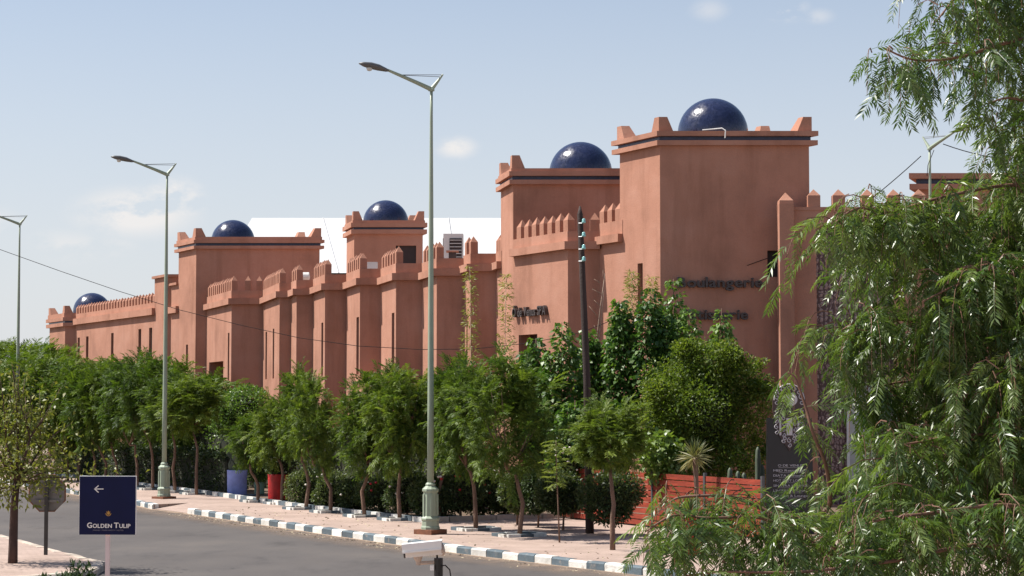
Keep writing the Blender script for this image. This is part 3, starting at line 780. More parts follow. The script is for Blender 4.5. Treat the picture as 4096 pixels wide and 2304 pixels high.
# ------------------------------------------------------------------ raised lettering
GLY = {}
def glyph(ch, ext, bold):
    k = (ch, ext, bold)
    if k not in GLY:
        c = bpy.data.curves.new('t', 'FONT'); c.body = ch; c.size = 1; c.extrude = ext; c.offset = bold; c.resolution_u = 4
        o = bpy.data.objects.new('t', c); COL.objects.link(o)
        dg = bpy.context.evaluated_depsgraph_get(); dg.update()
        me = bpy.data.meshes.new_from_object(o.evaluated_get(dg)); me.name = 'letter'
        bpy.data.objects.remove(o); bpy.data.curves.remove(c)
        co = np.empty(len(me.vertices) * 3); me.vertices.foreach_get('co', co); co = co.reshape(-1, 3)
        GLY[k] = (me, co[:, 0].min() if len(co) else 0, co[:, 0].max() if len(co) else .3)
    return GLY[k]
def lettering(parent, text, origin, udir, width, height, mat, ext=.05, bold=.0, gap=.07, center=False, name='letter', join=False):
    """lay letters from origin along horizontal udir; total width fixed"""
    xs, pos = [], 0.0
    for ch in text:
        if ch == ' ': pos += .3; xs.append(None); continue
        me, a, b = glyph(ch, ext, bold); xs.append(pos - a); pos += (b - a) + gap
    tot = pos - gap; sx = width / tot; sy = height / .70
    ud = Vector(udir).normalized(); R = Matrix((ud, Vector((0, 0, 1)), ud.cross(Vector((0, 0, 1))))).transposed().to_4x4()
    org = Vector(origin) - (ud * width / 2 if center else Vector())
    if join:
        V, F = [], []
        for ch, x in zip(text, xs):
            if x is None: continue
            me = glyph(ch, ext, bold)[0]; k = len(V)
            for v in me.vertices: V.append(org + R.to_3x3() @ Vector(((v.co.x + x) * sx, v.co.y * sy, v.co.z)))
            F += [tuple(k + i for i in p.vertices) for p in me.polygons]
        me = bpy.data.meshes.new(name); me.from_pydata(V, [], F); return tag(link(name, me, mat, parent), kind='stuff')
    for ch, x in zip(text, xs):
        if x is None: continue
        me = glyph(ch, ext, bold)[0]
        if len(me.materials) == 0: me.materials.append(M[mat])
        o = link(name, me, None, parent)
        o.matrix_local = Matrix.Translation(org + ud * x * sx) @ R @ Matrix.Diagonal((sx, sy, 1, 1))
L1 = tag(empty('shop_lettering'), 'dark raised letters reading Boulangerie Patisserie on the shaded tower', 'lettering')
lettering(L1, 'Boulangerie', (X(677.8, 59.93), 59.93, zs(287.2, 59.93)), (1, 0, 0), X(763.4, 60) - X(677.8, 60), .30, 'letter', .06, .022, .06)
lettering(L1, 'Patisserie', (X(681, 59.93), 59.93, zs(319.3, 59.93)), (1, 0, 0), X(748.5, 60) - X(681, 60), .30, 'letter', .06, .022, .06)
L2 = tag(empty('spa_lettering'), 'dark raised letters spelling a spa name on the sunlit wall above the door', 'lettering')
nL = Vector((-math.cos(math.radians(27.5)), -math.sin(math.radians(27.5))))
def onw2(px):
    u = (px - 512) / FPX / 1.0017; t = (u * B1[1] - B1[0]) / (dK[0] - u * dK[1]); return Vector(B1) + Vector(dK) * t
p0, p1 = onw2(515.6), onw2(549)
lettering(L2, 'Ô de Venus SPA', (p0.x + nL.x * .08, p0.y + nL.y * .08, zs(317, 66.2)), (p1.x - p0.x, p1.y - p0.y, 0), (p1 - p0).length, .30, 'letter', .06, .012, .07)

# ------------------------------------------------------------------ roof plant and the marquee behind
ac = tag(empty('roof_air_conditioner', at(453, 262, 83)), 'grey box air conditioner standing on the roof behind the battlements', 'air conditioner')
aw_, ah_ = .82, 1.15
MB().box((.02, 0, ah_ / 2), (aw_, .8, ah_)).build('casing', 'acgrey', ac)
MB().box((.12, -.41, ah_ / 2 - .05), (aw_ * .62, .03, ah_ * .75)).build('grille', 'louvre', ac)
MB().box((-.40, -.1, ah_ / 2 - .02), (.03, .5, ah_ * .72)).build('grille', 'louvre', ac)
for i in range(6): MB().box((.12, -.43, .18 + i * .14), (aw_ * .6, .02, .025)).build('slat', 'acgrey', ac)
MB().box((0, 0, -.03), (aw_ + .1, .9, .07)).build('base', 'steel', ac)
for s in (-1, 1): MB().box((s * .3, 0, -.8), (.08, .6, 1.5)).build('support', 'steel', ac)
sv = tag(empty('roof_vent', at(452.5, 258, 80.5)), 'small orange capped vent stack on the roof below the air conditioner', 'vent')
MB().box((0, 0, .26), (.5, .4, .07)).build('cap', 'stucco', sv); MB().box((0, 0, -.3), (.3, .28, 1.1)).build('stack', 'darkwood', sv)
tk = tag(empty('roof_tank', at(372.5, 271, 84)), 'pale grey box tank on the roof between two battlements', 'tank')
MB().box((0, 0, .16), (.42, .4, .42)).build('body', 'acgrey', tk); MB().box((0, 0, -.4), (.3, .3, .72)).build('stand', 'steel', tk)
tk2 = tag(empty('roof_water_heater', at(305.5, 280, 90)), 'silver cylinder water heater on the roof beside the wide tower', 'water heater')
MB().tube([(-.2, 0, .15), (-.16, 0, .15), (.16, 0, .15), (.2, 0, .15)], [.02, .2, .2, .02], 14).build('cylinder', 'acgrey', tk2); MB().box((0, 0, -.45), (.2, .2, .85)).build('stand', 'steel', tk2)

mq = tag(empty('marquee', (0, 120, 0)), 'large white marquee tent rising behind the building', 'tent')
xl, xr = at(252, 220, 124).x, at(560, 220, 124).x
zr = at(300, 218, 124).z; ze = at(300, 273, 118).z
xle = at(240, 250, 118).x - 1.2
rb = MB()
rb.add([(xle, -2, ze), (xr + 3, -2, ze), (xr, 4, zr), (xl, 4, zr), (xle, 10, ze), (xr + 3, 10, ze)], [(0, 1, 2, 3), (3, 2, 5, 4), (0, 3, 4), (1, 5, 2)])
rb.build('canopy', 'tent', mq)
rw = MB(); rw.box(((xle + xr + 3) / 2, 4, ze / 2 - .2), (xr + 3 - xle - .3, 11.6, ze - .2)); rw.build('side_wall', 'acgrey', mq)
for px, px2 in ((323, 343), (448.5, 458), (400, 415)):
    a, b = Vector((at(px, 218, 124).x, 3.98, zr + .02)), Vector((at(px2, 240, 121).x, -2.02, ze + .02))
    MB().tube([a, b], .025, 5).build('seam', 'tent', mq)

# ------------------------------------------------------------------ street lamps
def make_lamp():
    r = empty('street_lamp')
    J = 10.5
    MB().lathe([(.078, 1.15), (.074, 3), (.058, 7), (.036, 9.8), (.034, J)], n=14).build('pole', 'lamp', r, True)
    b = MB()
    b.lathe([(.225, .10), (.225, .16), (.205, .20), (.205, .31), (.22, .33), (.22, .37), (.17, .42), (.165, .95), (.175, .98), (.195, 1.0), (.195, 1.05), (.15, 1.09), (.115, 1.12), (.12, 1.16), (.085, 1.2)], n=10)
    for k in range(5):
        a = 2 * math.pi * (k + .5) / 5; b.box((.163 * math.cos(a), .163 * math.sin(a), .68), (.05, .05, .5), rz=a)
    ba = b.build('base', 'lamp', r)
    MB().box((0, 0, .05), (.55, .55, .12), rz=.4).build('plinth', 'rustedge', ba)
    # arm points along local -X
    arm = MB(); arm.tube([(0, 0, J - .02), (-.4, 0, J + .12), (-1.15, 0, J + .36)], [.06, .05, .032], 8)
    arm.tube([(0, 0, J - .02), (.17, 0, J + .19), (.30, 0, J + .36)], [.055, .035, .02], 8)
    arm.lathe([(.075, J - .06), (.075, J - .02), (.05, J + .02)], n=10)
    ao = arm.build('arm', 'lamp', r)
    st = MB(); st.tube([(.30, 0, J + .35), (-.78, 0, J + .27)], .007, 5); st.tube([(.26, 0, J + .30), (-.78, 0, J + .26)], .007, 5); st.build('stay', 'lamp_head', ao)
    h = MB(); prof = [(0, .0, .035), (.06, .0, .06), (.25, .012, .10), (.45, .01, .105), (.62, .0, .075), (.74, -.01, .02)]
    vs, fs, n = [], [], 12
    for x, dz, rr in prof:
        for q in range(n):
            t = 2 * math.pi * q / n; vs.append((-1.12 - x, rr * 1.15 * math.cos(t), J + .345 + x * .16 + dz + rr * .75 * math.sin(t)))
    for i in range(len(prof) - 1):
        for q in range(n): fs.append((i * n + q, i * n + (q + 1) % n, (i + 1) * n + (q + 1) % n, (i + 1) * n + q))
    fs += [tuple(range(n)), tuple(reversed(range((len(prof) - 1) * n, len(prof) * n)))]
    h.add(vs, fs); ho = h.build('lamp_head', 'lamp_head', r, True)
    l = MB(); l.lathe([(.02, -.06), (.055, -.045), (.075, 0), (.06, .03)], (-1.60, 0, J + .355), 10); l.build('lens', 'lamp_glass', ho, True)
    return r
lamp = make_lamp()
perp = math.radians(27.5)
lamps = [((-1.91, 47.05, .14), perp, 'green lamp post beside the painted kerb behind the security camera'),
         ((-11.16, 64.4, .10), perp, 'green lamp post at the dropped kerb behind the navy hotel sign'),
         ((-20.4, 82.6, .12), perp, 'green lamp post among the crowns of the far street trees'),
         ((12.2, 59.3 - 1.2, .14), math.radians(118), 'green lamp post with its arm over the entrance front beside the pepper tree')]
for i, (p, a, lb) in enumerate(lamps):
    if i == 0: o = lamp
    else:
        o = cp(lamp)
        for ch in list(lamp.children):
            c = cp(ch, o)
            for g2 in list(ch.children): cp(g2, c)
    o.location = p; o.rotation_euler = (0, 0, a)
    tag(o, lb, 'street lamp', 'lamp posts along the street')

# ------------------------------------------------------------------ utility pole, cables
up = tag(empty('utility_pole', (1.83, 47.23, .14)), 'dark wooden utility pole with four glass insulators rising through the shrubs', 'utility pole')
topx = at(580, 206, 47.2)
MB().tube([(0, 0, -.2), (-.06, 0, 3.5), (topx.x - 1.83, 0, topx.z - .34), (topx.x - 1.83, 0, topx.z - .14)], [.105, .088, .068, .02], 10).build('shaft', 'pole', up, True)
for py in (221, 234.5, 247, 259):
    p = at(583.8, py, 47.13) - Vector((1.83, 47.23, .14))
    br = MB(); br.tube([p + Vector((-.12, .05, -.05)), p + Vector((0, 0, -.05)), p + Vector((0, 0, .02))], .012, 5)
    bo = br.build('bracket', 'steel', up)
    MB().lathe([(.02, -.05), (.045, -.05), (.05, -.01), (.035, 0), (.045, .03), (.02, .06)], tuple(p), 10).build('insulator', 'insulator', bo, True)
def sag(a, b, s, n=40): return [Vector(a).lerp(Vector(b), i / n) - Vector((0, 0, 4 * s * (i / n) * (1 - i / n))) for i in range(n + 1)]
ca = MB(); pa = []
for px, py, Y in ((-260, 120, 82), (-120, 194, 79), (-50, 229, 76.5), (0, 249.5, 75), (60, 271, 74), (120, 291.5, 73), (180, 310, 71.5), (240, 325, 70), (300, 338, 68.5), (358, 346, 67), (420, 349.5, 65.5), (473, 349, 64.2), (530, 343, 63), (580, 333, 62), (640, 309, 61), (690, 286, 60.3), (768, 258, 59.9)):
    pa.append(at(px, py, Y))
ca.tube(pa, .011, 5); tag(ca.build('overhead_cable', 'cable'), 'thin cable sagging in front of the building to the bakery tower window', 'cable')
cb = MB(); cb.tube(sag(at(921, 156, 58.1), at(820, 236, 59.36), .1, 12), .014, 5)
tag(cb.build('overhead_cable', 'cable'), 'thin cable running from the entrance lamp post down to the merlons', 'cable')
cb = MB(); cb.tube(sag(at(943, 144, 57.5), at(1060, 160, 58), .2, 12), .014, 5); cb.tube([at(934, 150, 57.6), at(928, 165, 57.6), at(927, 176, 57.7)], .01, 4)
tag(cb.build('overhead_cable', 'cable'), 'thin cable leaving the entrance lamp arm behind the pepper tree', 'cable')

# ------------------------------------------------------------------ hotel direction sign
sg = tag(empty('hotel_sign', (-5.05, 25.0, .14)), 'square navy hotel direction sign with white arrow and lettering on a post', 'sign')
a, b = at(79.8, 476, 25), at(136, 534.5, 25)
w_, h_ = b.x - a.x, a.z - b.z; cx, cz = (a.x + b.x) / 2 + 5.05, (a.z + b.z) / 2 - .14
pan = MB().box((cx, 0, cz), (w_, .05, h_)).build('board', 'white', sg); sg.rotation_euler = (0, 0, math.radians(-2.5))
MB().box((cx + .003, -.028, cz - .003), (w_ - .005, .008, h_ - .006)).build('face', 'signblue', pan)
MB().box((cx, .02, (cz - h_ / 2) / 2), (.05, .05, cz - h_ / 2)).build('post', 'postpink', sg)
def sp(px, py): q = at(px, py, 24.965); return Vector((q.x + 5.05, -.036, q.z - .14))
ar = MB(); yy = .004
def bar(mb, p, q, t):
    p, q = Vector(p), Vector(q); d = (q - p).normalized(); nn = Vector((-d.z, 0, d.x)) * t / 2
    vs = [p + nn, q + nn, q - nn, p - nn]; vs = vs + [v + Vector((0, yy, 0)) for v in vs]
    mb.add(vs, [(0, 1, 2, 3), (7, 6, 5, 4), (0, 4, 5, 1), (1, 5, 6, 2), (2, 6, 7, 3), (3, 7, 4, 0)])
bar(ar, sp(94.8, 489), sp(103.6, 489), .012); bar(ar, sp(94.4, 489.2), sp(98.6, 485.6), .012); bar(ar, sp(94.4, 488.8), sp(98.6, 492.5), .012)
ar.build('arrow', 'signwhite', pan)
# tulip emblem: cup of petals over a crescent
em = MB(); c0 = sp(108.5, 513.4); s = .036
def petal(pts): 
    vs = [(c0.x + x * s, c0.y, c0.z + z * s) for x, z in pts]; n = len(vs); vs += [(v[0], v[1] + .004, v[2]) for v in vs]
    em.add(vs, [tuple(range(n)), tuple(reversed(range(n, 2 * n)))] + [(i, (i + 1) % n, n + (i + 1) % n, n + i) for i in range(n)])
petal([(-.16, -.5), (.16, -.5), (.3, 0), (.22, .6), (0, 1), (-.22, .6), (-.3, 0)])
for sx in (-1, 1):
    petal([(sx * .32, -.5), (sx * .55, -.1), (sx * .62, .85), (sx * .36, .4)])
    petal([(sx * .05, -.95), (sx * .65, -.7), (sx * 1.1, 0), (sx * .75, -.1), (sx * .45, -.55), (sx * .05, -.68)])
em.build('emblem', 'gold', pan)
q0, q1 = sp(87, 527.8), sp(131.3, 527.8)
def smallcaps(text, x0, x1, z, big, small, mat):
    words = text.split(' '); tot = 0; items = []
    for wd in words:
        for i, ch in enumerate(wd):
            sc = big if i == 0 else small; me, a_, b_ = glyph(ch, .003, .018); items.append((ch, sc, tot - a_ * sc)); tot += (b_ - a_ + .09) * sc
        tot += .28 * small
    k = (x1 - x0) / (tot - .28 * small)
    for ch, sc, x in items:
        me = glyph(ch, .003, .018)[0]
        if len(me.materials) == 0: me.materials.append(M[mat])
        o = link('letter', me, None, pan); o.matrix_local = Matrix.Translation((x0 + x * k, c0.y, z)) @ Matrix(((k * sc, 0, 0, 0), (0, 0, -1, 0), (0, sc, 0, 0), (0, 0, 0, 1)))
smallcaps('GOLDEN TULIP', q0.x, q1.x, q0.z, .092, .07, 'signwhite')
q0, q1 = sp(93, 530.6), sp(124, 530.6)
lettering(pan, 'FARAH  MARRAKECH  HOTEL', (q0.x, c0.y, q0.z - .004), (1, 0, 0), q1.x - q0.x, .018, 'signdim', .002, .0, .1, join=True, name='caption')

# back of a stop sign, rusty
ss = tag(empty('stop_sign', (-9.44, 40.82, .13)), 'rusty grey back of an octagonal road sign behind the leaves of a tree', 'road sign')
oc = at(47.5, 493, 40.8); R_ = .40
ob = MB(); pts = [(R_ * math.cos(math.pi / 8 + k * math.pi / 4), R_ * math.sin(math.pi / 8 + k * math.pi / 4)) for k in range(8)]
vs = [(x + oc.x + 9.44, -.05, z + oc.z - .13) for x, z in pts] + [(x + oc.x + 9.44, -.03, z + oc.z - .13) for x, z in pts]
ob.add(vs, [tuple(range(8)), tuple(reversed(range(8, 16)))] + [(i, (i + 1) % 8, 8 + (i + 1) % 8, 8 + i) for i in range(8)])
obo = ob.build('plate', 'rust', ss)
rim = MB(); rim.tube([(x * .985 + oc.x + 9.44, -.04, z * .985 + oc.z - .13) for x, z in pts + pts[:1]], .018, 5, False); rim.build('rim', 'rustedge', obo)
for dz in (-.16, .16): MB().box((oc.x + 9.44, -.065, oc.z - .13 + dz), (.5, .03, .05)).build('bracket', 'rust', obo)
MB().box((.0, -.085, (oc.z + .2) / 2), (.07, .05, oc.z + .25)).build('post', 'dkpost', ss)

# security camera on a short post
cc = tag(empty('security_camera', (at(438.5, 560, 16).x, 16.0, .14)), 'beige bullet security camera on a black post beside the road', 'camera')
ox = at(438.5, 560, 16)
def cpnt(px, py, dy=0.0): q = at(px, py, 16); return Vector((q.x - ox.x, dy, q.z - .14))
A_, B_ = cpnt(403, 549.5), cpnt(442.5, 545.5)
ang = math.atan2(B_.z - A_.z, B_.x - A_.x); mid = (A_ + B_) / 2; Ln = (B_ - A_).length
hb = MB(); hb.box(mid + Vector((.01, 0, -.035)), (Ln * .93, .085, .062), ry=-ang); ho = hb.build('housing', 'cctv', cc)
sh = MB(); sh.box(mid + Vector((-.006, 0, .038)), (Ln * 1.02, .13, .012), ry=-ang); sh.box(mid + Vector((-.006, -.064, .012)), (Ln * 1.0, .008, .062), ry=-ang); sh.box(mid + Vector((-.006, .064, .012)), (Ln * 1.0, .008, .062), ry=-ang)
sh.box(mid + Vector((-.004, -.07, -.022)), (Ln * .97, .014, .012), ry=-ang); sh.build('sun_shield', 'white', cc)
en = MB(); q = A_ + Vector((.02, 0, -.038)); en.tube([q, q + Vector((-.015, 0, -.002))], .03, 12); en.build('lens', 'black', ho)
MB().tube([B_ + Vector((-.006, 0, -.03)), B_ + Vector((.008, 0, -.03)), B_ + Vector((.018, 0, -.028))], [.052, .048, .03], 12).build('end_cap', 'cctvb', ho)
bk = MB(); p = cpnt(418, 554.5); bk.tube([p, p + Vector((0, 0, -.03)), p + Vector((.004, 0, -.055)), p + Vector((.002, 0, -.085))], [.042, .036, .022, .018], 10)
bk.tube([p + Vector((.004, 0, -.07)), cpnt(436, 559.5) + Vector((0, 0, -.02))], .014, 8); bk.build('bracket', 'cctvb', cc)
pz = cpnt(438.5, 558).z; MB().tube([(0, 0, 0), (0, 0, pz)], .036, 12).build('post', 'black', cc)
MB().tube([(-.01, 0, pz - .01), (-.012, 0, pz + .05)], .009, 6).build('conduit', 'dkpost', cc)
cl = [(.03, -.02, pz - .06), (.055, -.03, pz - .055), (.09, -.03, pz - .09), (.098, -.03, pz - .14), (.075, -.03, pz - .19), (.04, -.02, pz - .19), (.02, -.02, pz - .16)]
MB().tube(cl, .006, 6).build('cable_loop', 'black', cc)
MB().box((-.05, -.03, pz - .075), (.03, .02, .04)).build('junction_box', 'white', cc)
MB().tube([(.0, -.037, pz - .16), (0, -.037, pz - .12)], .012, 6).build('clamp', 'black', cc)

# ------------------------------------------------------------------ fence of wide red planks
fa, fb = Vector((1.3, 53.7)), Vector((5.62, 45.05))
def make_fence(fa, fb, label, h=1.32, rows=9, seg=2.42):
    fr = tag(empty('plank_fence', (fa.x, fa.y, .14)), label, 'fence')
    d = (fb - fa); L = d.length; fr.rotation_euler = (0, 0, math.atan2(d.y, d.x))
    n = max(1, round(L / seg)); sg_ = L / n; ph = h / rows
    me = MB().box((0, 0, 0), (sg_ - .07, .03, ph - .024)).mesh('plank'); me.materials.append(M['fence'])
    for i in range(n):
        for k_ in range(rows):
            o = link('plank', me, None, fr); o.location = ((i + .5) * sg_ + rg.uniform(-.006, .006), rg.uniform(-.006, .006), .03 + (k_ + .5) * ph)
            o.rotation_euler = (rg.uniform(-.03, .03), rg.uniform(-.002, .002), 0)
    for i in range(n + 1):
        MB().box((i * sg_, 0, (h + .1) / 2), (.07, .07, h + .1)).build('post', 'postgrey', fr)
    return fr
make_fence(fa, fb, 'red stained plank fence between the shrubs and the black totem sign')
make_fence(Vector((8.2, 46.6)), Vector((15, 45.4)), 'red brown plank fence behind the hanging pepper tree foliage', 1.1, 8, 2.3)

# ------------------------------------------------------------------ black totem sign
tm = tag(empty('totem_sign', (6.5, 47.05, .14)), 'tall black totem sign with arched arabesque head and white list of names', 'sign')
tw = at(813, 480, 47.05).x - at(766, 480, 47.05).x; tx = at(789.5, 480, 47.05).x - 6.5
ztp = at(789, 418, 47.05).z - .14; zb = 0
MB().add([(tx - tw / 2, -.12, 0), (tx + tw / 2, -.12, 0), (tx + tw / 2, .12, 0), (tx - tw / 2, .12, 0), (tx - tw / 2 + .03, -.1, ztp), (tx + tw / 2 - .03, -.1, ztp), (tx + tw / 2 - .03, .1, ztp), (tx - tw / 2 + .03, .1, ztp)],
         [(0, 1, 5, 4), (1, 2, 6, 5), (2, 3, 7, 6), (3, 0, 4, 7), (4, 5, 6, 7), (3, 2, 1, 0)]).build('body', 'totem', tm)
hr = (at(804.5, 400, 47.05).x - at(772, 400, 47.05).x) / 2; zc = at(788, 384, 47.05).z - .14 - hr
hc = at(788.2, 400, 47.05).x - 6.5
def slab(pts, y0, y1):
    n = len(pts); vs = [(x, y0, z) for x, z in pts] + [(x, y1, z) for x, z in pts]
    return MB().add(vs, [tuple(range(n)), tuple(reversed(range(n, 2 * n)))] + [(i, (i + 1) % n, n + (i + 1) % n, n + i) for i in range(n)])
zlow = at(788, 436, 47.05).z - .14
arc = [(hc + hr * math.cos(math.pi * i / 20), zc + hr * math.sin(math.pi * i / 20)) for i in range(21)]
hd = slab(arc + [(hc - hr, zc - .25), (hc - hr * .62, zlow), (hc, zlow - .35), (hc + hr * .62, zlow), (hc + hr, zc - .25)], -.16, -.06).build('head', 'totemb', tm)
er = hr * .40; slab([(hc + .04 + er * math.cos(t * math.pi / 12), zc + .02 + er * math.sin(t * math.pi / 12)) for t in range(24)], -.175, -.15).build('disc', 'totemw', hd)
slab([(hc - .07, zlow + .02), (hc + .07, zlow + .02), (hc + .07, zc - .42), (hc - .07, zc - .42)], -.175, -.15).build('bar', 'totemw', hd)
for sx in (-1, 1):
    slab([(hc + sx * .19, zlow + .02), (hc + sx * .235, zlow + .02), (hc + sx * .235, zc - .48), (hc + sx * .19, zc - .48)], -.175, -.15).build('bar', 'totemw', hd)
sc_ = MB()
def curl(cx_, cz_, r0, turns, sgn):
    pts = []
    for i in range(15):
        t = i / 14; a_ = sgn * t * turns * 2 * math.pi + math.pi / 2; rr = r0 * (1 - .75 * t); pts.append((cx_ + rr * math.cos(a_), -.166, cz_ + rr * math.sin(a_)))
    sc_.tube(pts, .011, 4)
for k_ in range(9):
    a_ = math.pi * (k_ - .4) / 7.2
    curl(hc + hr * .78 * math.cos(a_), zc + hr * .78 * math.sin(a_), .068, 1.1, 1 if k_ % 2 else -1)
for sx in (-1, 1):
    for k_ in range(5):
        curl(hc + sx * .13, zc - .42 - k_ * .135, .052, 1.1, sx if k_ % 2 else -sx)
        curl(hc + sx * .30, zc - .25 - k_ * .125, .055, 1.1, -sx if k_ % 2 else sx)
curl(hc, zlow - .1, .06, 1.1, 1); curl(hc - .1, zlow - .05, .05, 1.1, 1); curl(hc + .1, zlow - .05, .05, 1.1, -1); curl(hc, zlow - .22, .05, 1.1, -1)
sc_.tube([(x * .93 + hc * .07, -.166, z) for x, z in arc], .012, 4)
sc_.build('arabesque', 'totemw', hd)
names = ['O DE VENUS', 'MED Restaurant', 'DIATA Restaurant', 'HOT SPOT LOUNGE', 'SINATRA LOUNGE', "L'INTERNATIONAL", 'XS Club & Lounge', 'CAFE', 'CACTUS']
for i, nm in enumerate(names):
    z_ = at(790, 466.3 + i * 5.03, 47.05).z - .14
    lettering(tm, nm, (hc + .02, -.131, z_), (1, 0, 0), min(.80, .058 * len(nm)), .05, 'totemw', .004, .006, .06, center=True, join=True, name='name_line')
    MB().box((hc + .02, -.128, z_ - .028), (.55, .008, .006)).build('rule', 'totemw', tm)

# ------------------------------------------------------------------ plants
RNG = np.random.default_rng(7)
FJ = [frond_template(9, .36, .075, 64, d_, .35, .010, .8, i) for i, d_ in enumerate((.2, .35, .5, .7))]
FP = [frond_template(12, .27, .050, 56, d_, .55, .006, .9, 20 + i) for i, d_ in enumerate((.05, .12, .2, .3, .4, .5, .25, .15))]
def tube_tree(parent, name, mat, paths):
    b = MB()
    for pts, r0, r1 in paths: b.tube(pts, [r0 + (r1 - r0) * i / (len(pts) - 1) for i in range(len(pts))], 7)
    return b.build(name, mat, parent, True)
def feathery_crown(seed, rx=1.0, rz=1.25, clusters=140, per=13, L=(.17, .33)):
    rng = np.random.default_rng(seed)
    parts = []
    n = clusters
    d = unit(rng.normal(size=(n, 3)) + np.array([0, 0, .2])); rad = rng.random(n) ** .42
    lump = unit(rng.normal(size=(7, 3))); k = 1 + .30 * np.max(d @ lump.T, axis=1) - .24
    C = d * rad[:, None] * np.array([rx, rx, rz]) * k[:, None] * .9
    for j in range(per):
        D = d * .55 + unit(rng.normal(size=(n, 3))) * .95 + np.array([0, 0, .28])
        up = np.tile(np.array([0, 0, 1.0]), (n, 1)) + rng.normal(size=(n, 3)) * .3
        parts.append(place_fronds(rng, FJ[j % 4], C + rng.normal(size=(n, 3)) * .045, D, up, rng.uniform(L[0], L[1], n)))
    # loose shoots standing out of the outline
    m = 16; ds = unit(rng.normal(size=(m, 3)) + np.array([0, 0, .5])); base = ds * np.array([rx, rx, rz]) * .85
    for j in range(5):
        parts.append(place_fronds(rng, FJ[j % 4], base + ds * .05 * j, ds + rng.normal(size=(m, 3)) * .35, np.tile(np.array([0, 0, 1.0]), (m, 1)), rng.uniform(.28, .42, m)))
    return cat(parts)
CROWN = []
for s_ in range(11):
    V, F, r = feathery_crown(100 + s_, clusters=(140, 110, 160, 125)[s_ % 4])
    o = fast_mesh('crown', V, F, r, 'jac'); CROWN.append(o.data); bpy.data.objects.remove(o)
def street_tree(base, topy, crown_px, botz_py, label, seed, group='feathery street trees along the pavement', lean=0.0, mat=None, rr=None):
    """base: ground point; crown_px: crown centre column and half width in survey pixels"""
    rnd = random.Random(seed); Y = base.y
    t = tag(empty('street_tree', (base.x, base.y, .14)), label, 'tree', group)
    zt = at(512, topy, Y).z - .14; zb = at(512, botz_py, Y).z - .14
    cx_ = at(crown_px[0], 400, Y).x - base.x; rx = crown_px[1] * 1.1 / FPX * Y; rz = (zt - zb) / 2
    cz_ = (zt + zb) / 2
    j1 = Vector((rnd.uniform(-.10, .10), rnd.uniform(-.1, .1), cz_ * .28)); j2 = Vector((cx_ * .45 + rnd.uniform(-.10, .10), rnd.uniform(-.08, .08), cz_ * .52)); top = Vector((cx_, 0, zb + .25))
    paths = [([(0, 0, -.1), j1 * .5 + Vector((0, 0, .0)), j1, (j1 + j2) / 2 + Vector((rnd.uniform(-.04, .04), 0, 0)), j2, top], .062, .036)]
    for k_ in range(6):
        a_ = rnd.uniform(0, 6.28); e = Vector((cx_ + rx * .6 * math.cos(a_), rx * .6 * math.sin(a_), cz_ + rz * rnd.uniform(-.3, .6)))
        paths.append(([top, (top + e) / 2 + Vector((0, 0, -.06)), e], .026, .007))
    tube_tree(t, 'trunk', 'bark', paths)
    c = link('crown', CROWN[seed % len(CROWN)], None, t)
    c.location = (cx_, 0, cz_); c.scale = (rx / .93, rx / .93, rz / 1.18); c.rotation_euler = (rnd.uniform(-.16, .16), rnd.uniform(-.16, .16), rnd.uniform(0, 6.28)); c.scale = (c.scale[0] * rnd.uniform(.9, 1.14), c.scale[1] * rnd.uniform(.9, 1.14), c.scale[2])
    return t
ST = [((258, 507), 418, (250, 17), 470, 'slim feathery street tree between the blue pot and the red pot'),
      ((282, 509), 392, (278, 24), 466, 'feathery street tree standing right before the red pot'),
      ((305.5, 514.5), 372, (302, 22), 470, 'feathery street tree just past the red pot'),
      ((330.8, 518), 378, (314, 24), 474, 'dark crowned feathery street tree at the head of the rose bed'),
      ((365, 522.4), 378, (368, 30), 474, 'feathery street tree with bowed trunk before the rose bushes'),
      ((400, 526), 368, (398, 32), 474, 'feathery street tree with kinked trunk next to the green lamp post'),
      ((439.5, 524), 366, (446, 28), 468, 'dark feathery street tree rising behind the green lamp post'),
      ((476, 536.5), 362, (466, 28), 476, 'feathery street tree with leaning trunk beside red rose blooms'),
      ((519, 542.7), 357, (508, 42), 482, 'largest full crowned feathery street tree with crooked trunk'),
      ((612.7, 556.7), 401, (609, 33), 474, 'feathery street tree with thin straight trunk before the plank fence'),
      ((196.4, 499), 376, (192, 30), 434, 'feathery street tree next to the lamp post at the dropped kerb')]
for i, (bpx, ty, cp_, by, lb) in enumerate(ST):
    b_ = gr(*bpx); street_tree(b_, ty, cp_, by, lb, 40 + i * 7 + i)
ORD = ['first', 'second', 'third', 'fourth', 'fifth', 'sixth', 'seventh', 'eighth', 'ninth', 'tenth']
FAR = [((175.6, 497), 372, (172, 24), 436), ((152.7, 494), 358, (146, 27), 440), ((137.4, 491.6), 360, (130, 28), 452), ((118, 489), 364, (108, 24), 446), ((105, 488), 372, (94, 24), 450), ((94, 487), 362, (80, 24), 440), ((78, 485), 366, (66, 26), 455), ((68, 484.6), 356, (48, 27), 440)]
for i, (bpx, ty, cp_, by) in enumerate(FAR):
    street_tree(gr(*bpx), ty, cp_, by, ORD[i] + ' feathery tree of the far row counted from the dropped kerb lamp', 200 + i * 5, 'feathery trees in the dense far row')
for i, (px, Y, ty) in enumerate([(28, 84, 352), (8, 88, 347), (-14, 92, 352), (44, 93, 356), (90, 92, 364), (112, 88, 366), (65, 99, 350), (20, 104, 352), (-5, 112, 352), (36, 116, 346), (165, 84, 366), (196, 80, 372)]):
    p = Vector((X(px, Y), Y, 0)); street_tree(p, ty, (px, 1.5 * FPX / Y), 448 - (Y - 84) * .4, 'feathery tree standing behind the dense far row', 300 + i * 3, 'feathery trees behind the far row')
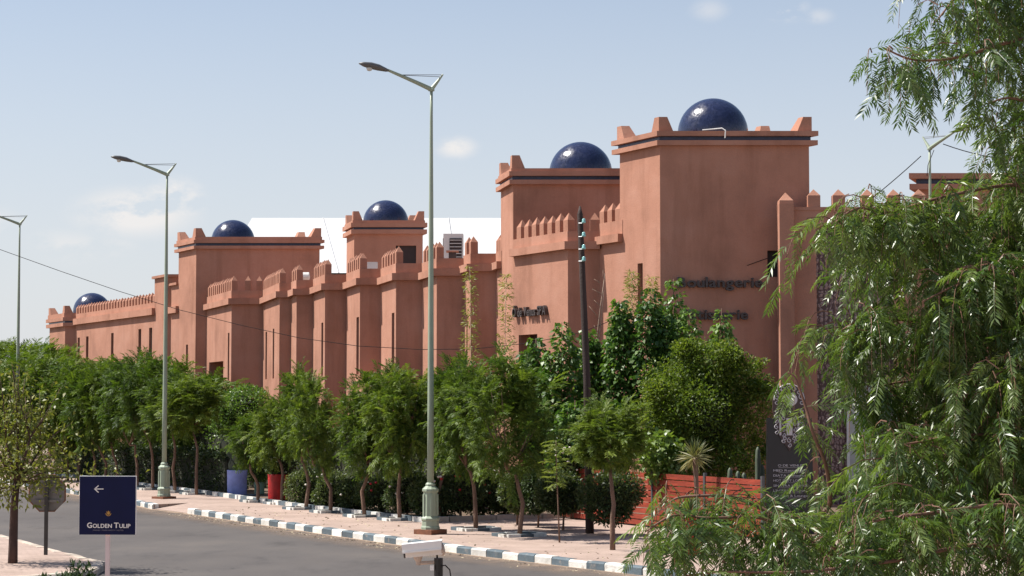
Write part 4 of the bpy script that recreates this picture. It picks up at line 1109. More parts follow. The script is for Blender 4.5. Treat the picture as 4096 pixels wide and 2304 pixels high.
# sapling
b_ = gr(559.7, 549); sp_t = tag(empty('sapling', (b_.x, b_.y, .14)), 'thin yellow green sapling staked alone before the clipped shrubs', 'tree')
zt_ = at(560, 440, b_.y).z - .14
tube_tree(sp_t, 'trunk', 'bark', [([(0, 0, -.1), (-.03, 0, .7), (-.06, 0, 1.4), (-.08, 0, zt_)], .022, .006)])
rng = np.random.default_rng(5); n = 52
hz_ = rng.uniform(1.25, zt_, n); a_ = rng.uniform(0, 6.28, n)
P = np.stack([-.07 + 0 * hz_, 0 * hz_, hz_], 1); D = np.stack([np.cos(a_), np.sin(a_), rng.uniform(-.05, .6, n)], 1)
V, F, r = place_fronds(rng, FJ[1], P, D, np.tile([0, 0, 1.0], (n, 1)), rng.uniform(.22, .40, n)); fast_mesh('crown', V, F, r, 'jacy', sp_t)

# painted tree pits
def tree_pit(px, py, label, w=.95, d=.75):
    b_ = gr(px, py); r = tag(empty('tree_pit', (b_.x, b_.y, .14), math.radians(27.5)), label, 'tree pit', 'painted tree pits along the pavement')
    MB().box((0, 0, .004), (w, d, .012)).build('soil', 'soil', r)
    k_ = 0
    for sx, sy, lx, ly in ((0, -1, w, 0), (0, 1, w, 0), (-1, 0, 0, d), (1, 0, 0, d)):
        L_ = lx or d; n = 3 if lx else 2
        for i in range(n):
            o_ = (i + .5) / n - .5
            c = (o_ * lx + sx * w / 2, o_ * (d - .1 if ly else 0) + sy * d / 2, .03)
            MB().box(c, (L_ / n - .012 if lx else .1, .1 if lx else (d - .1) / n - .012, rg.uniform(.07, .1)), rz=rg.uniform(-.02, .02)).build('border_stone', 'kerbw' if k_ % 2 == 0 else 'kerbs', r); k_ += 1
    return r
for (bpx, *_), w_ in zip(ST, (.9, .9, 1.1, .95, .95, .95, .9, .95, 1.0, 0, .9)):
    if w_: tree_pit(bpx[0], bpx[1] - .6, 'low stone border around the ' + ' '.join(_[-1].replace('feathery street ', '').split()[:11]), w_)
for i, (bpx, *_) in enumerate(FAR[:4]): tree_pit(bpx[0], bpx[1] - .4, 'low stone border under the ' + ORD[i] + ' far row tree past the dropped kerb lamp', .9)
# border of the planting bed
br_ = tag(empty('bed_border'), kind='structure')
for i, (p, d) in enumerate(line_pts([(-2.25, 51.6), (-5.9, 58.1), (-10.3, 67.4), (-20, 86.5)], .62)):
    o = MB().box((0, 0, .06), (.6, .13, .14)).build('border_stone', 'kerbw' if i % 2 == 0 else 'kerbs', br_)
    o.location = (p.x + d.x * .3, p.y + d.y * .3, .14); o.rotation_euler = (0, 0, math.atan2(d.y, d.x) + rg.uniform(-.03, .03))
br_ = tag(empty('bed_border'), kind='structure')
for i, (p, d) in enumerate(line_pts([(-2.25, 51.6), (-.3, 52.75), (1.2, 53.6)], .7)):
    o = MB().box((0, 0, .06), (.66, .13, .14)).build('border_stone', 'kerbold', br_); o.location = (p.x + d.x * .35, p.y + d.y * .35, .14); o.rotation_euler = (0, 0, math.atan2(d.y, d.x))

# leafy masses
def blob_pts(rng, n, c, r, shell=.35, lumps=9, amp=.22):
    d = unit(rng.normal(size=(n, 3))); lump = unit(rng.normal(size=(lumps, 3)))
    k = 1 - amp + 2 * amp * np.clip(np.max(d @ lump.T, axis=1) - .55, 0, 1) * 1.6
    rad = (1 - shell * rng.random(n) ** 1.3)
    return np.asarray(c) + d * (rad * k)[:, None] * np.asarray(r), d
def leafy(name, root, seed, c, r, n, L, mat, asp=.5, core=True, shell=.35, amp=.22, up=.3, partname='foliage', hang=0.0):
    rng = np.random.default_rng(seed)
    P, d = blob_pts(rng, n, c, r, shell, amp=amp)
    P[:, 2] = np.maximum(P[:, 2], .05)
    D = d * .6 + rng.normal(size=(n, 3)) * .7 + np.array([0, 0, up - hang])
    ll = rng.uniform(L * .7, L * 1.3, n)
    V, F, q = scatter_leaves(rng, P, D, ll, ll * asp)
    o = fast_mesh(partname, V, F, q, mat, root)
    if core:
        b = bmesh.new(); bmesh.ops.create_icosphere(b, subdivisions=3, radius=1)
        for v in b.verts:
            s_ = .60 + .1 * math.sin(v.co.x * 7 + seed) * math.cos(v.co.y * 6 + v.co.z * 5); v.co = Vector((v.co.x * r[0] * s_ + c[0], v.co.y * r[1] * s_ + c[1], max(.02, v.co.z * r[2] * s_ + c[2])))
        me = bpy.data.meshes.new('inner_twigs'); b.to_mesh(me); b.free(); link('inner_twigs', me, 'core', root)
    return o
def hedge(name, a, c, h, th, mat, n, L, label, seed, z0=0.0):
    a, c = Vector(a), Vector(c); d = c - a; Ln = d.length
    root = tag(empty(name, (a.x, a.y, .14), math.atan2(d.y, d.x)), label, 'hedge')
    rng = np.random.default_rng(seed)
    u = rng.random(n) * Ln; face = rng.random(n)
    hh = h * (1 + .06 * np.sin(u * 1.7) + .05 * np.sin(u * 4.1 + 1))
    # front, back and top skins with depth
    y = np.where(face < .42, -th / 2 + rng.random(n) ** 2 * .22, np.where(face < .55, th / 2 - rng.random(n) ** 2 * .2, (rng.random(n) - .5) * th))
    z = np.where(face < .55, z0 + rng.random(n) * (hh - z0), hh - rng.random(n) ** 2 * .22)
    y = y + .08 * np.sin(u * 2.3 + z * 3) + rng.normal(size=n) * .04
    P = np.stack([u, y, np.maximum(z + rng.normal(size=n) * .04, .02)], 1)
    D = np.stack([rng.normal(size=n), rng.normal(size=n) + np.where(face < .42, -.8, .2), rng.normal(size=n) * .6 + .45], 1)
    ll = rng.uniform(L * .7, L * 1.3, n); V, F, q = scatter_leaves(rng, P, D, ll, ll * .5)
    fast_mesh('foliage', V, F, q, mat, root)
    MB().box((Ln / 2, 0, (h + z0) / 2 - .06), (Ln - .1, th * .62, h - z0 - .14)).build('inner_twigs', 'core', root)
    return root
hedge('clipped_hedge', (-9.5, 69.0), (-19.5, 88.2), 1.28, .9, 'dk', 26000, .12, 'dark clipped hedge along the planting bed behind the far tree row', 1)
hedge('tall_hedge', (-7.6, 70.2), (-16.5, 87.5), 2.35, .9, 'lt', 24000, .13, 'bright leafy hedge rising above the dark clipped hedge', 2)
hedge('tall_hedge', (-1.2, 57.3), (-7.2, 69.0), 2.1, .8, 'rose', 26000, .13, 'dark tall hedge behind the rose bushes', 3)
# clipped round tree before the gate
p = at(240, 415, 73); rt = tag(empty('clipped_tree', (p.x, 73, .14)), 'round clipped dark green tree before the gate wall', 'tree')
tube_tree(rt, 'trunk', 'bark', [([(0, 0, -.1), (0, 0, 1.2), (0, 0, 2.6)], .08, .05)])
leafy('c', rt, 3, (0, 0, 2.75), (1.2, 1.1, .95), 6500, .10, 'broad', partname='crown', amp=.3)
# rose bushes
RB = [(296, 512, 470, 17), (318, 513.5, 474, 16), (343, 517, 478, 15), (368, 519, 474, 18), (393, 522, 472, 17), (416, 525, 475, 16), (447, 525, 470, 17), (470, 523, 468, 18), (492, 522, 470, 17)]
for i, (px, py, ty, hw) in enumerate(RB):
    b_ = gr(px, py) + Vector((.35, .6, 0)); Y = b_.y; h = at(px, ty, Y).z - .14; rw_ = hw / FPX * Y * 1.4
    red = i in (6, 7, 3)
    r_ = tag(empty('rose_bush', (b_.x, b_.y, .14)), ORD[i] + ' rose bush from the red pot, ' + ('dotted with red blooms' if red else 'with few pale blooms'), 'shrub', 'rose bushes with red blooms' if red else 'rose bushes without red blooms')
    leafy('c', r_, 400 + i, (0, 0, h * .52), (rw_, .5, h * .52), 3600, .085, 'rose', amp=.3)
    rng_ = random.Random(i)
    for k_ in range(5 if red else 3):
        q = Vector((rng_.uniform(-.8, .8) * rw_, -.38, rng_.uniform(.45, 1.0) * h))
        MB().lathe([(.01, -.02), (.035, 0), (.045, .02), (.02, .04), (.005, .045)], tuple(q), 7).build('bloom', 'flower' if red else 'flowerw', r_, True)
    tube_tree(r_, 'stem', 'bark', [([(0, 0, -.05), (0, 0, .3), (.1, 0, .5)], .03, .015), ([(0, 0, 0), (-.12, 0, .4)], .02, .012)])
# rounded shrubs by the fence
for i, (px, py, ty, hw, lb) in enumerate([(517, 530, 466, 17, 'loose dark shrub on a thin stem behind the largest street tree'), (538, 533, 470, 14, 'small dark shrub on a thin stem beside the sapling'),
                                          (563, 536, 474, 25, 'dark rounded shrub left of the utility pole foot'), (613, 541, 470, 29, 'dark rounded shrub at the end of the plank fence')]):
    b_ = gr(px, py); Y = b_.y; h = at(px, ty, Y).z - .14
    r_ = tag(empty('rounded_shrub', (b_.x, b_.y, .14)), lb, 'shrub')
    leafy('c', r_, 430 + i, (0, 0, h * .6), (hw / FPX * Y * 1.12, .5, h * .42), 4600, .09, 'rose' if i != 1 else 'dk', amp=.25)
    tube_tree(r_, 'stem', 'bark', [([(0, 0, -.05), (.02, 0, .4), (0, 0, h * .5)], .028, .02)])
# broad leaved trees before the spa and bakery walls
def broad_tree(px, Y, ty, by, hw, seed, label, n=1500, L=.15, mat='broad'):
    x = X(px, Y); zt = at(px, ty, Y).z; zb = at(px, by, Y).z
    r_ = tag(empty('broadleaf_tree', (x, Y, .14)), label, 'tree', 'broad leaved trees before the wall')
    rng = np.random.default_rng(seed); hw_ = hw / FPX * Y
    stems = []
    Ps, Ds = [], []
    ns = 6
    for s_ in range(ns):
        a_ = rng.uniform(0, 6.28); rr = hw_ * rng.uniform(.15, .85) if s_ else 0; top = zt - (rr / hw_) * (zt - zb) * .38 * rng.uniform(.5, 1.2) - .14
        e = np.array([rr * math.cos(a_), rr * .8 * math.sin(a_), top]); s0 = np.array([e[0] * .25, e[1] * .25, .0])
        stems.append(([tuple(s0), tuple(s0 * .4 + e * .6 - [0, 0, e[2] * .15]), tuple(e)], .03, .008))
        m = n // ns; t = rng.random(m) ** .75
        z = (zb - .14) + (top - zb + .14) * t; rad = (.10 + .36 * np.sin(np.pi * np.clip(1.02 - t, 0, 1)) ** .7) * rng.random(m) ** .5
        b2 = rng.uniform(0, 6.28, m)
        Ps.append(np.stack([s0[0] + (e[0] - s0[0]) * z / max(top, .1) + rad * np.cos(b2), s0[1] + (e[1] - s0[1]) * z / max(top, .1) + rad * np.sin(b2), z], 1))
        Ds.append(np.stack([np.cos(b2), np.sin(b2), -.55 + .3 * rng.normal(size=m)], 1) + rng.normal(size=(m, 3)) * .35)
    P = np.concatenate(Ps); D = np.concatenate(Ds); ll = rng.uniform(L * .65, L * 1.2, len(P))
    V, F, q = scatter_leaves(rng, P, D, ll, ll * .72, .18)
    fast_mesh('crown', V, F, q, mat, r_); tube_tree(r_, 'trunk', 'bark', stems)
    return r_
BL = ['broad leaved tree hiding the spa door foot', 'broad leaved tree just left of the utility pole', 'broad leaved tree right behind the utility pole', 'broad leaved tree right of the bare grey stem', 'tall broad leaved tree below the bakery slit window', 'tallest broad leaved tree at the bakery tower corner', 'broad leaved tree covering the start of the Patisserie lettering', 'slim broad leaved shoot poking up below the Boulangerie lettering', 'low broad leaved bush behind the sapling and utility pole', 'low broad leaved bush behind the thin straight street tree']
for i, (px, Y, ty, by, hw, nn) in enumerate([(536, 54.5, 338, 470, 20, 1900), (562, 53.8, 322, 470, 20, 2000), (588, 54.6, 330, 470, 20, 1900), (620, 54, 300, 470, 24, 2600), (651, 53.6, 288, 470, 22, 2600), (674, 54.6, 279, 460, 16, 2200), (690, 53.5, 308, 460, 13, 1600), (722, 54, 308, 440, 6, 700), (575, 53, 400, 500, 26, 1500), (612, 52.4, 400, 500, 24, 1500)]):
    broad_tree(px, Y, ty, by, hw, 500 + i, BL[i], int(nn * 1.5))
# rounded small leaved tree before the bakery tower
p = at(706, 400, 51); rt = tag(empty('round_tree', (p.x, 51, .14)), 'dense yellow green small leaved tree hiding part of the bakery lettering', 'tree')
zc_ = at(706, 409, 51).z - .14
tube_tree(rt, 'trunk', 'bark', [([(0, 0, -.1), (.05, 0, .8), (0, 0, 1.8), (0, 0, zc_)], .09, .05), ([(0, 0, 1.4), (.5, .1, 2.4), (.9, .1, 3)], .05, .02), ([(0, 0, 1.4), (-.5, .1, 2.4), (-.9, -.1, 3)], .05, .02)])
rb_ = random.Random(5)
leafy('c', rt, 21, (0, 0, zc_ - .1), (1.0, .85, 1.35), 4500, .08, 'fig', partname='crown', amp=.2, shell=.4)
for k_, (bx, bz, br) in enumerate([(-.05, 1.2, .75), (-.75, .75, .8), (.75, .8, .75), (-1.05, -.05, .75), (1.1, .0, .75), (.35, .4, .9), (-.4, .1, .9), (-.7, -.95, .75), (.85, -.85, .85), (.1, -1.0, .9), (-.2, -1.55, .7), (.7, -1.5, .75), (-.95, -1.3, .5), (.55, 1.35, .45), (-.5, 1.55, .4), (1.35, .55, .4), (-1.3, .45, .4)]):
    leafy('c', rt, 60 + k_, (bx, rb_.uniform(-.7, .3), zc_ + bz), (br * 1.05, br, br * .85), int(2600 * br), .085, 'fig', core=False, partname='crown', amp=.3, shell=.7)
for k_ in range(22):
    a_ = rb_.uniform(-.6, 3.7); e_ = rb_.uniform(.85, 1.08)
    leafy('c', rt, 90 + k_, (1.55 * e_ * math.cos(a_), rb_.uniform(-.6, .2), zc_ - .15 + 1.95 * e_ * math.sin(a_)), (rb_.uniform(.14, .34), .25, rb_.uniform(.16, .36)), 190, .085, 'fig', core=False, partname='shoot', amp=.3, shell=.9, up=.7)['kind'] = 'stuff'
# bright climber above the fence
p = at(664, 458, 49.2); vn = tag(empty('climbing_vine', (p.x, 49.2, .14)), 'pale green climber spilling over the red plank fence', 'shrub')
leafy('c', vn, 31, (0, 0, at(664, 457, 49.2).z - .14), (.72, .45, .62), 900, .16, 'lt', asp=.7, core=False, shell=.8, hang=.7)
tube_tree(vn, 'stem', 'bark', [([(0, 0, -.05), (.05, .1, .9), (-.1, 0, 1.7)], .03, .015), ([(.05, .1, .9), (.4, 0, 1.6)], .02, .01)])
p = at(570, 455, 53); vn = tag(empty('flowering_shrub', (p.x, 53, .14)), 'shrub dotted with small white flowers behind the sapling', 'shrub')
leafy('c', vn, 33, (0, 0, 1.55), (.55, .5, .85), 1900, .09, 'rose', shell=.5)
for k_ in range(14):
    rr_ = random.Random(k_ + 60); q = (rr_.uniform(-.45, .45), -.5, rr_.uniform(1.2, 2.3)); MB().lathe([(.01, -.015), (.035, .01), (.01, .03)], q, 6).build('bloom', 'flowerw', vn)
# bamboo shoots against the walls
for i, (px, Y, ty, by, lb) in enumerate([(472, 60, 267, 372, 'tall bamboo shoot against the shaded bastion'), (503.5, 60, 276, 372, 'tall bamboo shoot left of the spa lettering'), (634, 57.5, 273, 330, 'bamboo shoot crossing the slit window of the bakery tower'), (655, 57.5, 278, 330, 'bamboo shoot at the corner edge of the bakery tower')]):
    zt = at(px, ty, Y).z - .14; zb = at(px, by, Y).z - .14; x = X(px, Y)
    r_ = tag(empty('bamboo_shoot', (x, Y, .14)), lb, 'bamboo', 'bamboo shoots by the wall')
    rng = np.random.default_rng(600 + i); lean = rng.uniform(-.12, .12)
    tube_tree(r_, 'stem', 'twiggrey', [([(0, 0, -.05), (lean * .3, 0, zt * .5), (lean, 0, zt)], .018, .006)])
    n = 620; lev = np.round(rng.random(n) * 9) / 9; z = zb + (zt - zb) * np.clip(lev + rng.normal(size=n) * .025, 0, 1); a_ = rng.uniform(0, 6.28, n); rd = rng.random(n) * (.30 - .16 * lev)
    P = np.stack([lean * z / zt + rd * np.cos(a_), rd * np.sin(a_), z + rd * .35], 1); D = np.stack([np.cos(a_), np.sin(a_), .3 * rng.normal(size=n) - .1], 1) + rng.normal(size=(n, 3)) * .4
    ll = rng.uniform(.09, .18, n); V, F, q = scatter_leaves(rng, P, D, ll, ll * .2, .1); fast_mesh('foliage', V, F, q, 'bamboo', r_)
# bare branch beside the utility pole
bb = tag(empty('bare_stem', (X(584, 57), 57, .14)), 'bare grey twiggy stem right of the utility pole', 'branch')
pts = [at(px, py, 57) - Vector((X(584, 57), 57, .14)) for px, py in ((582, 420), (587, 385), (596, 345), (600, 310), (605, 273))]
paths = [([(0, 0, 0)] + pts, .025, .008), ([p + Vector((.06, 0, 0)) for p in pts[1:4]] + [at(604, 290, 57) - Vector((X(584, 57), 57, .14))], .014, .006)]
for a0, a1 in (((600, 283), (594, 279)), ((602, 294), (592, 289)), ((600, 306), (594, 300)), ((597, 316), (589, 306)), ((596, 330), (594, 325)), ((603, 278), (603, 270))):
    o0 = Vector((X(584, 57), 57, .14)); paths.append(([at(*a0, 57) - o0, at(*a1, 57) - o0], .009, .004))
tube_tree(bb, 'stem', 'twiggrey', paths)

# pots
def pot(px, py, wpx, hpx, mat, label, plant):
    b_ = gr(px, py); Y = b_.y; r = wpx / FPX * Y / 2; h = hpx / FPX * Y
    t = tag(empty('plant_pot', (b_.x, b_.y, .145)), label, 'plant pot')
    MB().lathe([(r * .93, 0), (r * .96, .05), (r, h * .95), (r * 1.02, h), (r * .92, h), (r * .9, h - .06), (.01, h - .06)], n=28).build('body', mat, t, True)
    MB().lathe([(r * .9, h - .07), (r * .9, h - .045), (.01, h - .03)], n=20).build('soil', 'soil', t)
    return t, h, r, b_
t, h, r, b_ = pot(237, 500, 20.2, 25.5, 'bluepot', 'large periwinkle blue cylinder pot on a slate block', 0)
MB().box((.16, -.12, -.03), (1.0, .75, .13), rz=math.radians(27.5)).build('plinth', 'kerbs', t)
ag = tag(empty('prickly_pear', (b_.x, b_.y, .14 + h)), 'grey green prickly pear cactus growing in the blue pot', 'cactus')
rr_ = random.Random(4)
pad = bmesh.new(); bmesh.ops.create_icosphere(pad, subdivisions=2, radius=1)
for v in pad.verts: v.co = Vector((v.co.x * .13, v.co.y * .025, v.co.z * .2 + .17))
pme = bpy.data.meshes.new('pad'); pad.to_mesh(pme); pad.free(); pme.materials.append(M['cactus'])
for k_ in range(26):
    a_ = rr_.uniform(0, 6.28); lv_ = k_ % 4; q = link('pad', pme, None, ag); R0 = .12 + .11 * lv_
    q.location = (R0 * math.cos(a_) * 1.2, R0 * math.sin(a_) * .8, -.08 + lv_ * .27 + rr_.uniform(-.05, .05)); q.rotation_euler = (rr_.uniform(-.3, .3), rr_.uniform(-.6, .6) + math.cos(a_) * .35, rr_.uniform(0, 3.1)); q.scale = (1, 1, rr_.uniform(.8, 1.25))
t, h, r, b_ = pot(259.3, 499, 10.3, 12.8, 'greenpot', 'small pale green pot between the blue pot and the red pot', 0)
sb = tag(empty('potted_shrub', (b_.x, b_.y, .14 + h)), 'bright leafy shrub growing in the pale green pot', 'shrub'); leafy('c', sb, 41, (0, 0, .55), (.42, .4, .6), 1500, .1, 'lt', shell=.6)
t, h, r, b_ = pot(278, 505, 20.5, 26, 'redpot', 'bright red cylinder pot at the edge of the rose bed', 0)
sb = tag(empty('potted_shrub', (b_.x, b_.y, .14 + h)), 'dark leafy shrub growing in the red pot by the rose bed', 'shrub'); leafy('c', sb, 42, (0, 0, .5), (.55, .5, .62), 2000, .1, 'dk', shell=.6)
def yucca(root_name, loc, stem_h, R, n, seed, label):
    y = tag(empty(root_name, loc), label, 'yucca'); rng = np.random.default_rng(seed)
    if stem_h > .1: MB().tube([(0, 0, -.05), (.03, 0, stem_h * .5), (0, 0, stem_h)], [.05, .045, .06], 8).build('trunk', 'bark', y, True)
    b = []
    th_ = rng.uniform(0, 6.28, n); el = rng.uniform(-.75, 1.45, n)
    D = np.stack([np.cos(th_) * np.cos(el), np.sin(th_) * np.cos(el), np.sin(el)], 1); P = np.tile([0, 0, stem_h], (n, 1)) + D * .04
    L = R * rng.uniform(.8, 1.12, n); V, F, q = scatter_leaves(rng, P, D, L, np.full(n, .032), .12); q = np.repeat(np.clip(.75 - el * .45 + rng.normal(size=n) * .12, 0, 1), 4)
    fast_mesh('blades', V, F, q, 'yucca', y); return y
t, h, r, b2 = pot(691.5, 562, 23, 39, 'redpot', 'red cylinder pot with yuccas half hidden by hanging pepper leaves', 0)
yucca('yucca', (b2.x + .08, b2.y, .14 + h - .05), at(697, 455, b2.y).z - .14 - h, .40, 150, 1, 'tall trunked spiky yucca rising before the plank fence')
yucca('yucca', (b2.x - .02, b2.y - .05, .14 + h - .05), .06, .42, 130, 2, 'low spiky yucca filling the top of the red pot')
t, h, r, b_ = pot(927, 558, 22, 40, 'redpot', 'red cylinder pot deep behind the pepper tree foliage', 0)
sb = tag(empty('potted_shrub', (b_.x, b_.y, .14 + h)), 'dark leafy shrub in the red pot behind the pepper tree', 'shrub'); leafy('c', sb, 43, (0, 0, .4), (.5, .5, .5), 1200, .1, 'dk', shell=.6)
# cacti near the totem
def column_cactus(loc, arms, label, gname):
    c = tag(empty('column_cactus', loc), label, 'cactus', gname)
    for x, y, h in arms:
        prof = [(.055, 0), (.07, h * .3), (.07, h * .85), (.055, h * .96), (.02, h), (.003, h + .005)]
        b = MB(); n = 16; vs, fs = [], []
        for rr, z in prof:
            for k_ in range(n):
                a_ = 2 * math.pi * k_ / n; q = rr * (1.0 if k_ % 2 else .78); vs.append((x + q * math.cos(a_), y + q * math.sin(a_), z))
        for i in range(len(prof) - 1):
            for k_ in range(n): fs.append((i * n + k_, i * n + (k_ + 1) % n, (i + 1) * n + (k_ + 1) % n, (i + 1) * n + k_))
        fs.append(tuple(range((len(prof) - 1) * n, len(prof) * n))); b.add(vs, fs); b.build('stem', 'cactus', c, True)
p = at(758, 470, 47.6)
column_cactus((p.x, 47.6, .14), [(0, 0, at(758, 447, 47.6).z - .14), (.1, .05, 1.6), (-.12, .1, 1.25)], 'tall column cactus beside the black totem sign', 'column cacti behind the fence')
for px, hh in ((730, 1.5), (738, 1.42), (744, 1.38)):
    p = at(px, 480, 48.4); column_cactus((p.x, 48.4, .14), [(0, 0, hh)], 'short column cactus poking above the plank fence', 'column cacti behind the fence')

# sparse tree at the road corner
ltp = Vector((-9.58, 38.63, .13)); lt = tag(empty('corner_tree', ltp), 'sparse yellowing tree with bare upright twigs at the road corner', 'tree')
def lp(px, py, dy=0.0): q = at(px, py, 38.63 + dy); return q - ltp
paths = [([(0, 0, -.1), lp(13.5, 540), lp(14.5, 505), lp(17, 480)], .10, .065)]
rr_ = random.Random(8); tips = []
for mx_, my in ((6, 440), (18, 432), (30, 438), (24, 452), (-6, 446), (40, 450)):
    dy = rr_.uniform(-.7, .7); e = lp(mx_, my, dy); paths.append(([lp(17, 482), (lp(17, 482) + e) / 2 + Vector((0, 0, -.04)), e], .04, .02))
    for k_ in range(4):
        t2 = lp(mx_ + rr_.uniform(-20, 34), my - rr_.uniform(25, 70), dy + rr_.uniform(-.5, .5)); paths.append(([e, (e + t2) / 2 + Vector((rr_.uniform(-.05, .05), 0, .03)), t2], .014, .004)); tips.append((e, t2))
for k_ in range(9):
    e = lp(rr_.uniform(-25, 70), rr_.uniform(440, 505), rr_.uniform(-.8, .8)); s0 = lp(17, 485); paths.append(([s0, (s0 + e) / 2 + Vector((0, 0, .08)), e], .02, .006)); tips.append((s0, e))
tube_tree(lt, 'trunk', 'barkdark', paths)
rng = np.random.default_rng(9); Ps, Ds = [], []
for a_, b_ in tips:
    low = b_.z < lp(0, 445).z
    m = 62 if low else 28
    tt = rng.uniform(.35 if low else .1, 1.05, m); P = np.array(a_)[None] + (np.array(b_) - np.array(a_))[None] * tt[:, None] + rng.normal(size=(m, 3)) * (.17 if low else .09); Ps.append(P)
n = 1100; P = np.stack([rng.normal(size=n) * .68 + lp(26, 465).x, rng.normal(size=n) * .5, rng.normal(size=n) * .30 + lp(28, 462).z], 1); Ps.append(P)
n2 = 1100; P = np.stack([rng.normal(size=n2) * .45 + lp(-2, 455).x, rng.normal(size=n2) * .5, rng.normal(size=n2) * .5 + lp(-2, 462).z], 1); Ps.append(P)
P = np.concatenate(Ps); P = P[P[:, 2] > 1.05]; D = rng.normal(size=P.shape) + np.array([0, 0, -.3]); ll = rng.uniform(.07, .13, len(P)); V, F, q = scatter_leaves(rng, P, D, ll, ll * .5)
zq = np.repeat(np.clip((P[:, 2] - 1.4) / 2.2, 0, 1), 4); q = np.clip(q * .55 + .35 * rng.random(len(q)) * 0 + .22, 0, 1); fast_mesh('crown', V, F, q, 'sparse', lt)
# low weeds in the near left corner
for i, (px, Y, hh) in enumerate(((44, 30, .46), (58, 30.3, .44), (74, 30.2, .50), (82, 30.6, .62))):
    r_ = tag(empty('low_shrub', (X(px, Y), Y, .14)), 'low dark shrub tip in the verge before the road corner', 'shrub', 'low shrubs in the verge')
    leafy('c', r_, 700 + i, (0, 0, hh * .5), (.26, .25, hh * .52), 420, .10, 'dk', core=False, shell=.8, asp=.35, up=.8)
# leaf litter on the pavement
rng = np.random.default_rng(77); n = 900
t_ = rng.random(n); kx = np.interp(t_, [0, .2, .45, 1], [2.59, -1.0, -4.43, -9.31]); ky = np.interp(t_, [0, .2, .45, 1], [37.3, 42.79, 48.98, 58.24])
off = np.where(rng.random(n) < .45, rng.normal(size=n) * .25 - .45, rng.random(n) * 4.5)
P = np.stack([kx + off * .87, ky + off * .48, np.where(off > .15, .148, .008)], 1); P = P[(off < -.2) | (off > .3)]
D = np.stack([rng.normal(size=len(P)), rng.normal(size=len(P)), 0 * P[:, 0]], 1); ll = rng.uniform(.03, .09, len(P)); V, F, q = scatter_leaves(rng, P, D, ll, ll * .5, .1); V[:, 2] = np.maximum(V[:, 2], .006)
tag(fast_mesh('leaf_litter', V, F, q, 'litter'), 'dry fallen leaves scattered on the pavement and gutter', 'litter', kind='stuff')

# ------------------------------------------------------------------ pepper tree in the foreground
TR = Vector((4.75, 12.8, .14))
pt = tag(empty('pepper_tree', TR), 'pepper tree with drooping feathery foliage hanging close before the entrance', 'tree')
def pp(px, py, Y): return at(px, py, Y)
MAIN = [  # (points px,py,Y), strand density per metre, strand length range
    ([(1080, 30, 12.6), (1010, 42, 12.4), (960, 57, 12.1), (915, 60, 11.9), (884, 48, 11.8)], 11, (.14, .34)),
    ([(1080, -60, 12.8), (1010, -40, 12.5), (965, -12, 12.3), (936, 22, 12.2)], 22, (.22, .50)),
    ([(1080, 120, 12.8), (1045, 108, 12.7), (1010, 98, 12.5), (988, 104, 12.4)], 18, (.12, .34)),
    ([(1080, 190, 12.9), (1010, 185, 12.7), (940, 198, 12.5), (890, 212, 12.2), (858, 208, 12.0), (836, 222, 11.9)], 22, (.18, .44)),
    ([(1080, 262, 12.4), (1024, 273, 12.2), (974, 278, 12.0), (922, 302, 11.9)], 22, (.3, .7)),
    ([(1080, 320, 13.0), (1000, 318, 12.8), (930, 322, 12.7), (870, 318, 12.6), (842, 330, 12.5)], 30, (.3, .6)),
    ([(1080, 440, 12.2), (1022, 434, 12.0), (956, 436, 11.8), (919, 442, 11.7), (882, 448, 11.6)], 24, (.25, .6)),
    ([(880, 600, 12.4), (824, 532, 12.2), (830, 502, 12.1), (826, 466, 12.0), (813, 433, 11.9), (806, 408, 11.9), (796, 380, 11.9), (788, 372, 11.9)], 5, (.10, .24)),
    ([(1060, 620, 12.0), (950, 590, 11.8), (870, 570, 11.6), (824, 550, 11.4), (794, 532, 11.3), (764, 519, 11.2), (741, 517, 11.2), (707, 518, 11.1), (677, 515, 11.1), (660, 522, 11.0), (645, 532, 11.0)], 17, (.16, .40)),
    ([(824, 552, 11.6), (780, 520, 11.5), (750, 503, 11.5), (723, 496, 11.4), (682, 497, 11.4), (669, 503, 11.4)], 7, (.12, .25)),
    ([(1080, 560, 11.6), (980, 545, 11.4), (900, 560, 11.2), (800, 572, 11.0), (720, 572, 11.0), (660, 580, 11.0)], 12, (.14, .30)),
    ([(1080, 390, 13.2), (1000, 385, 13.1), (940, 380, 13.0), (890, 384, 12.9), (866, 396, 12.8)], 24, (.25, .6)),
    ([(1080, 490, 13.0), (1000, 482, 12.9), (930, 490, 12.8), (870, 500, 12.7)], 22, (.25, .55)),
    ([(1080, 40, 13.2), (1040, 130, 13.1), (1012, 210, 13.0), (1000, 260, 13.0)], 26, (.25, .5)),
    ([(1080, 230, 13.3), (1000, 240, 13.2), (930, 246, 13.1), (885, 252, 13.0), (860, 262, 12.9)], 20, (.25, .6)),
    ([(1080, -20, 13.2), (1040, 10, 13.0), (1010, 20, 12.9), (975, 20, 12.8)], 18, (.25, .5)),
    ([(1080, 520, 11.5), (1010, 505, 11.4), (940, 512, 11.3), (880, 520, 11.2), (845, 534, 11.2)], 18, (.2, .5)),
    ([(1080, 470, 12.8), (1010, 462, 12.7), (950, 470, 12.6), (900, 476, 12.5), (868, 488, 12.4)], 20, (.25, .55)),
    ([(1080, 340, 12.0), (1040, 350, 11.9), (1000, 372, 11.8), (970, 400, 11.8)], 20, (.3, .6)),
]
rng = np.random.default_rng(2024)
tb = MB(); tb.tube([(0, 0, -.2), (-.06, .1, .8), (.05, 0, 1.7), (-.05, -.05, 2.6), (-.02, 0, 3.4), (-.15, .05, 4.4), (-.2, 0, 5.4), (-.1, .1, 6.2)], [.24, .19, .16, .13, .10, .065, .04, .015], 10)
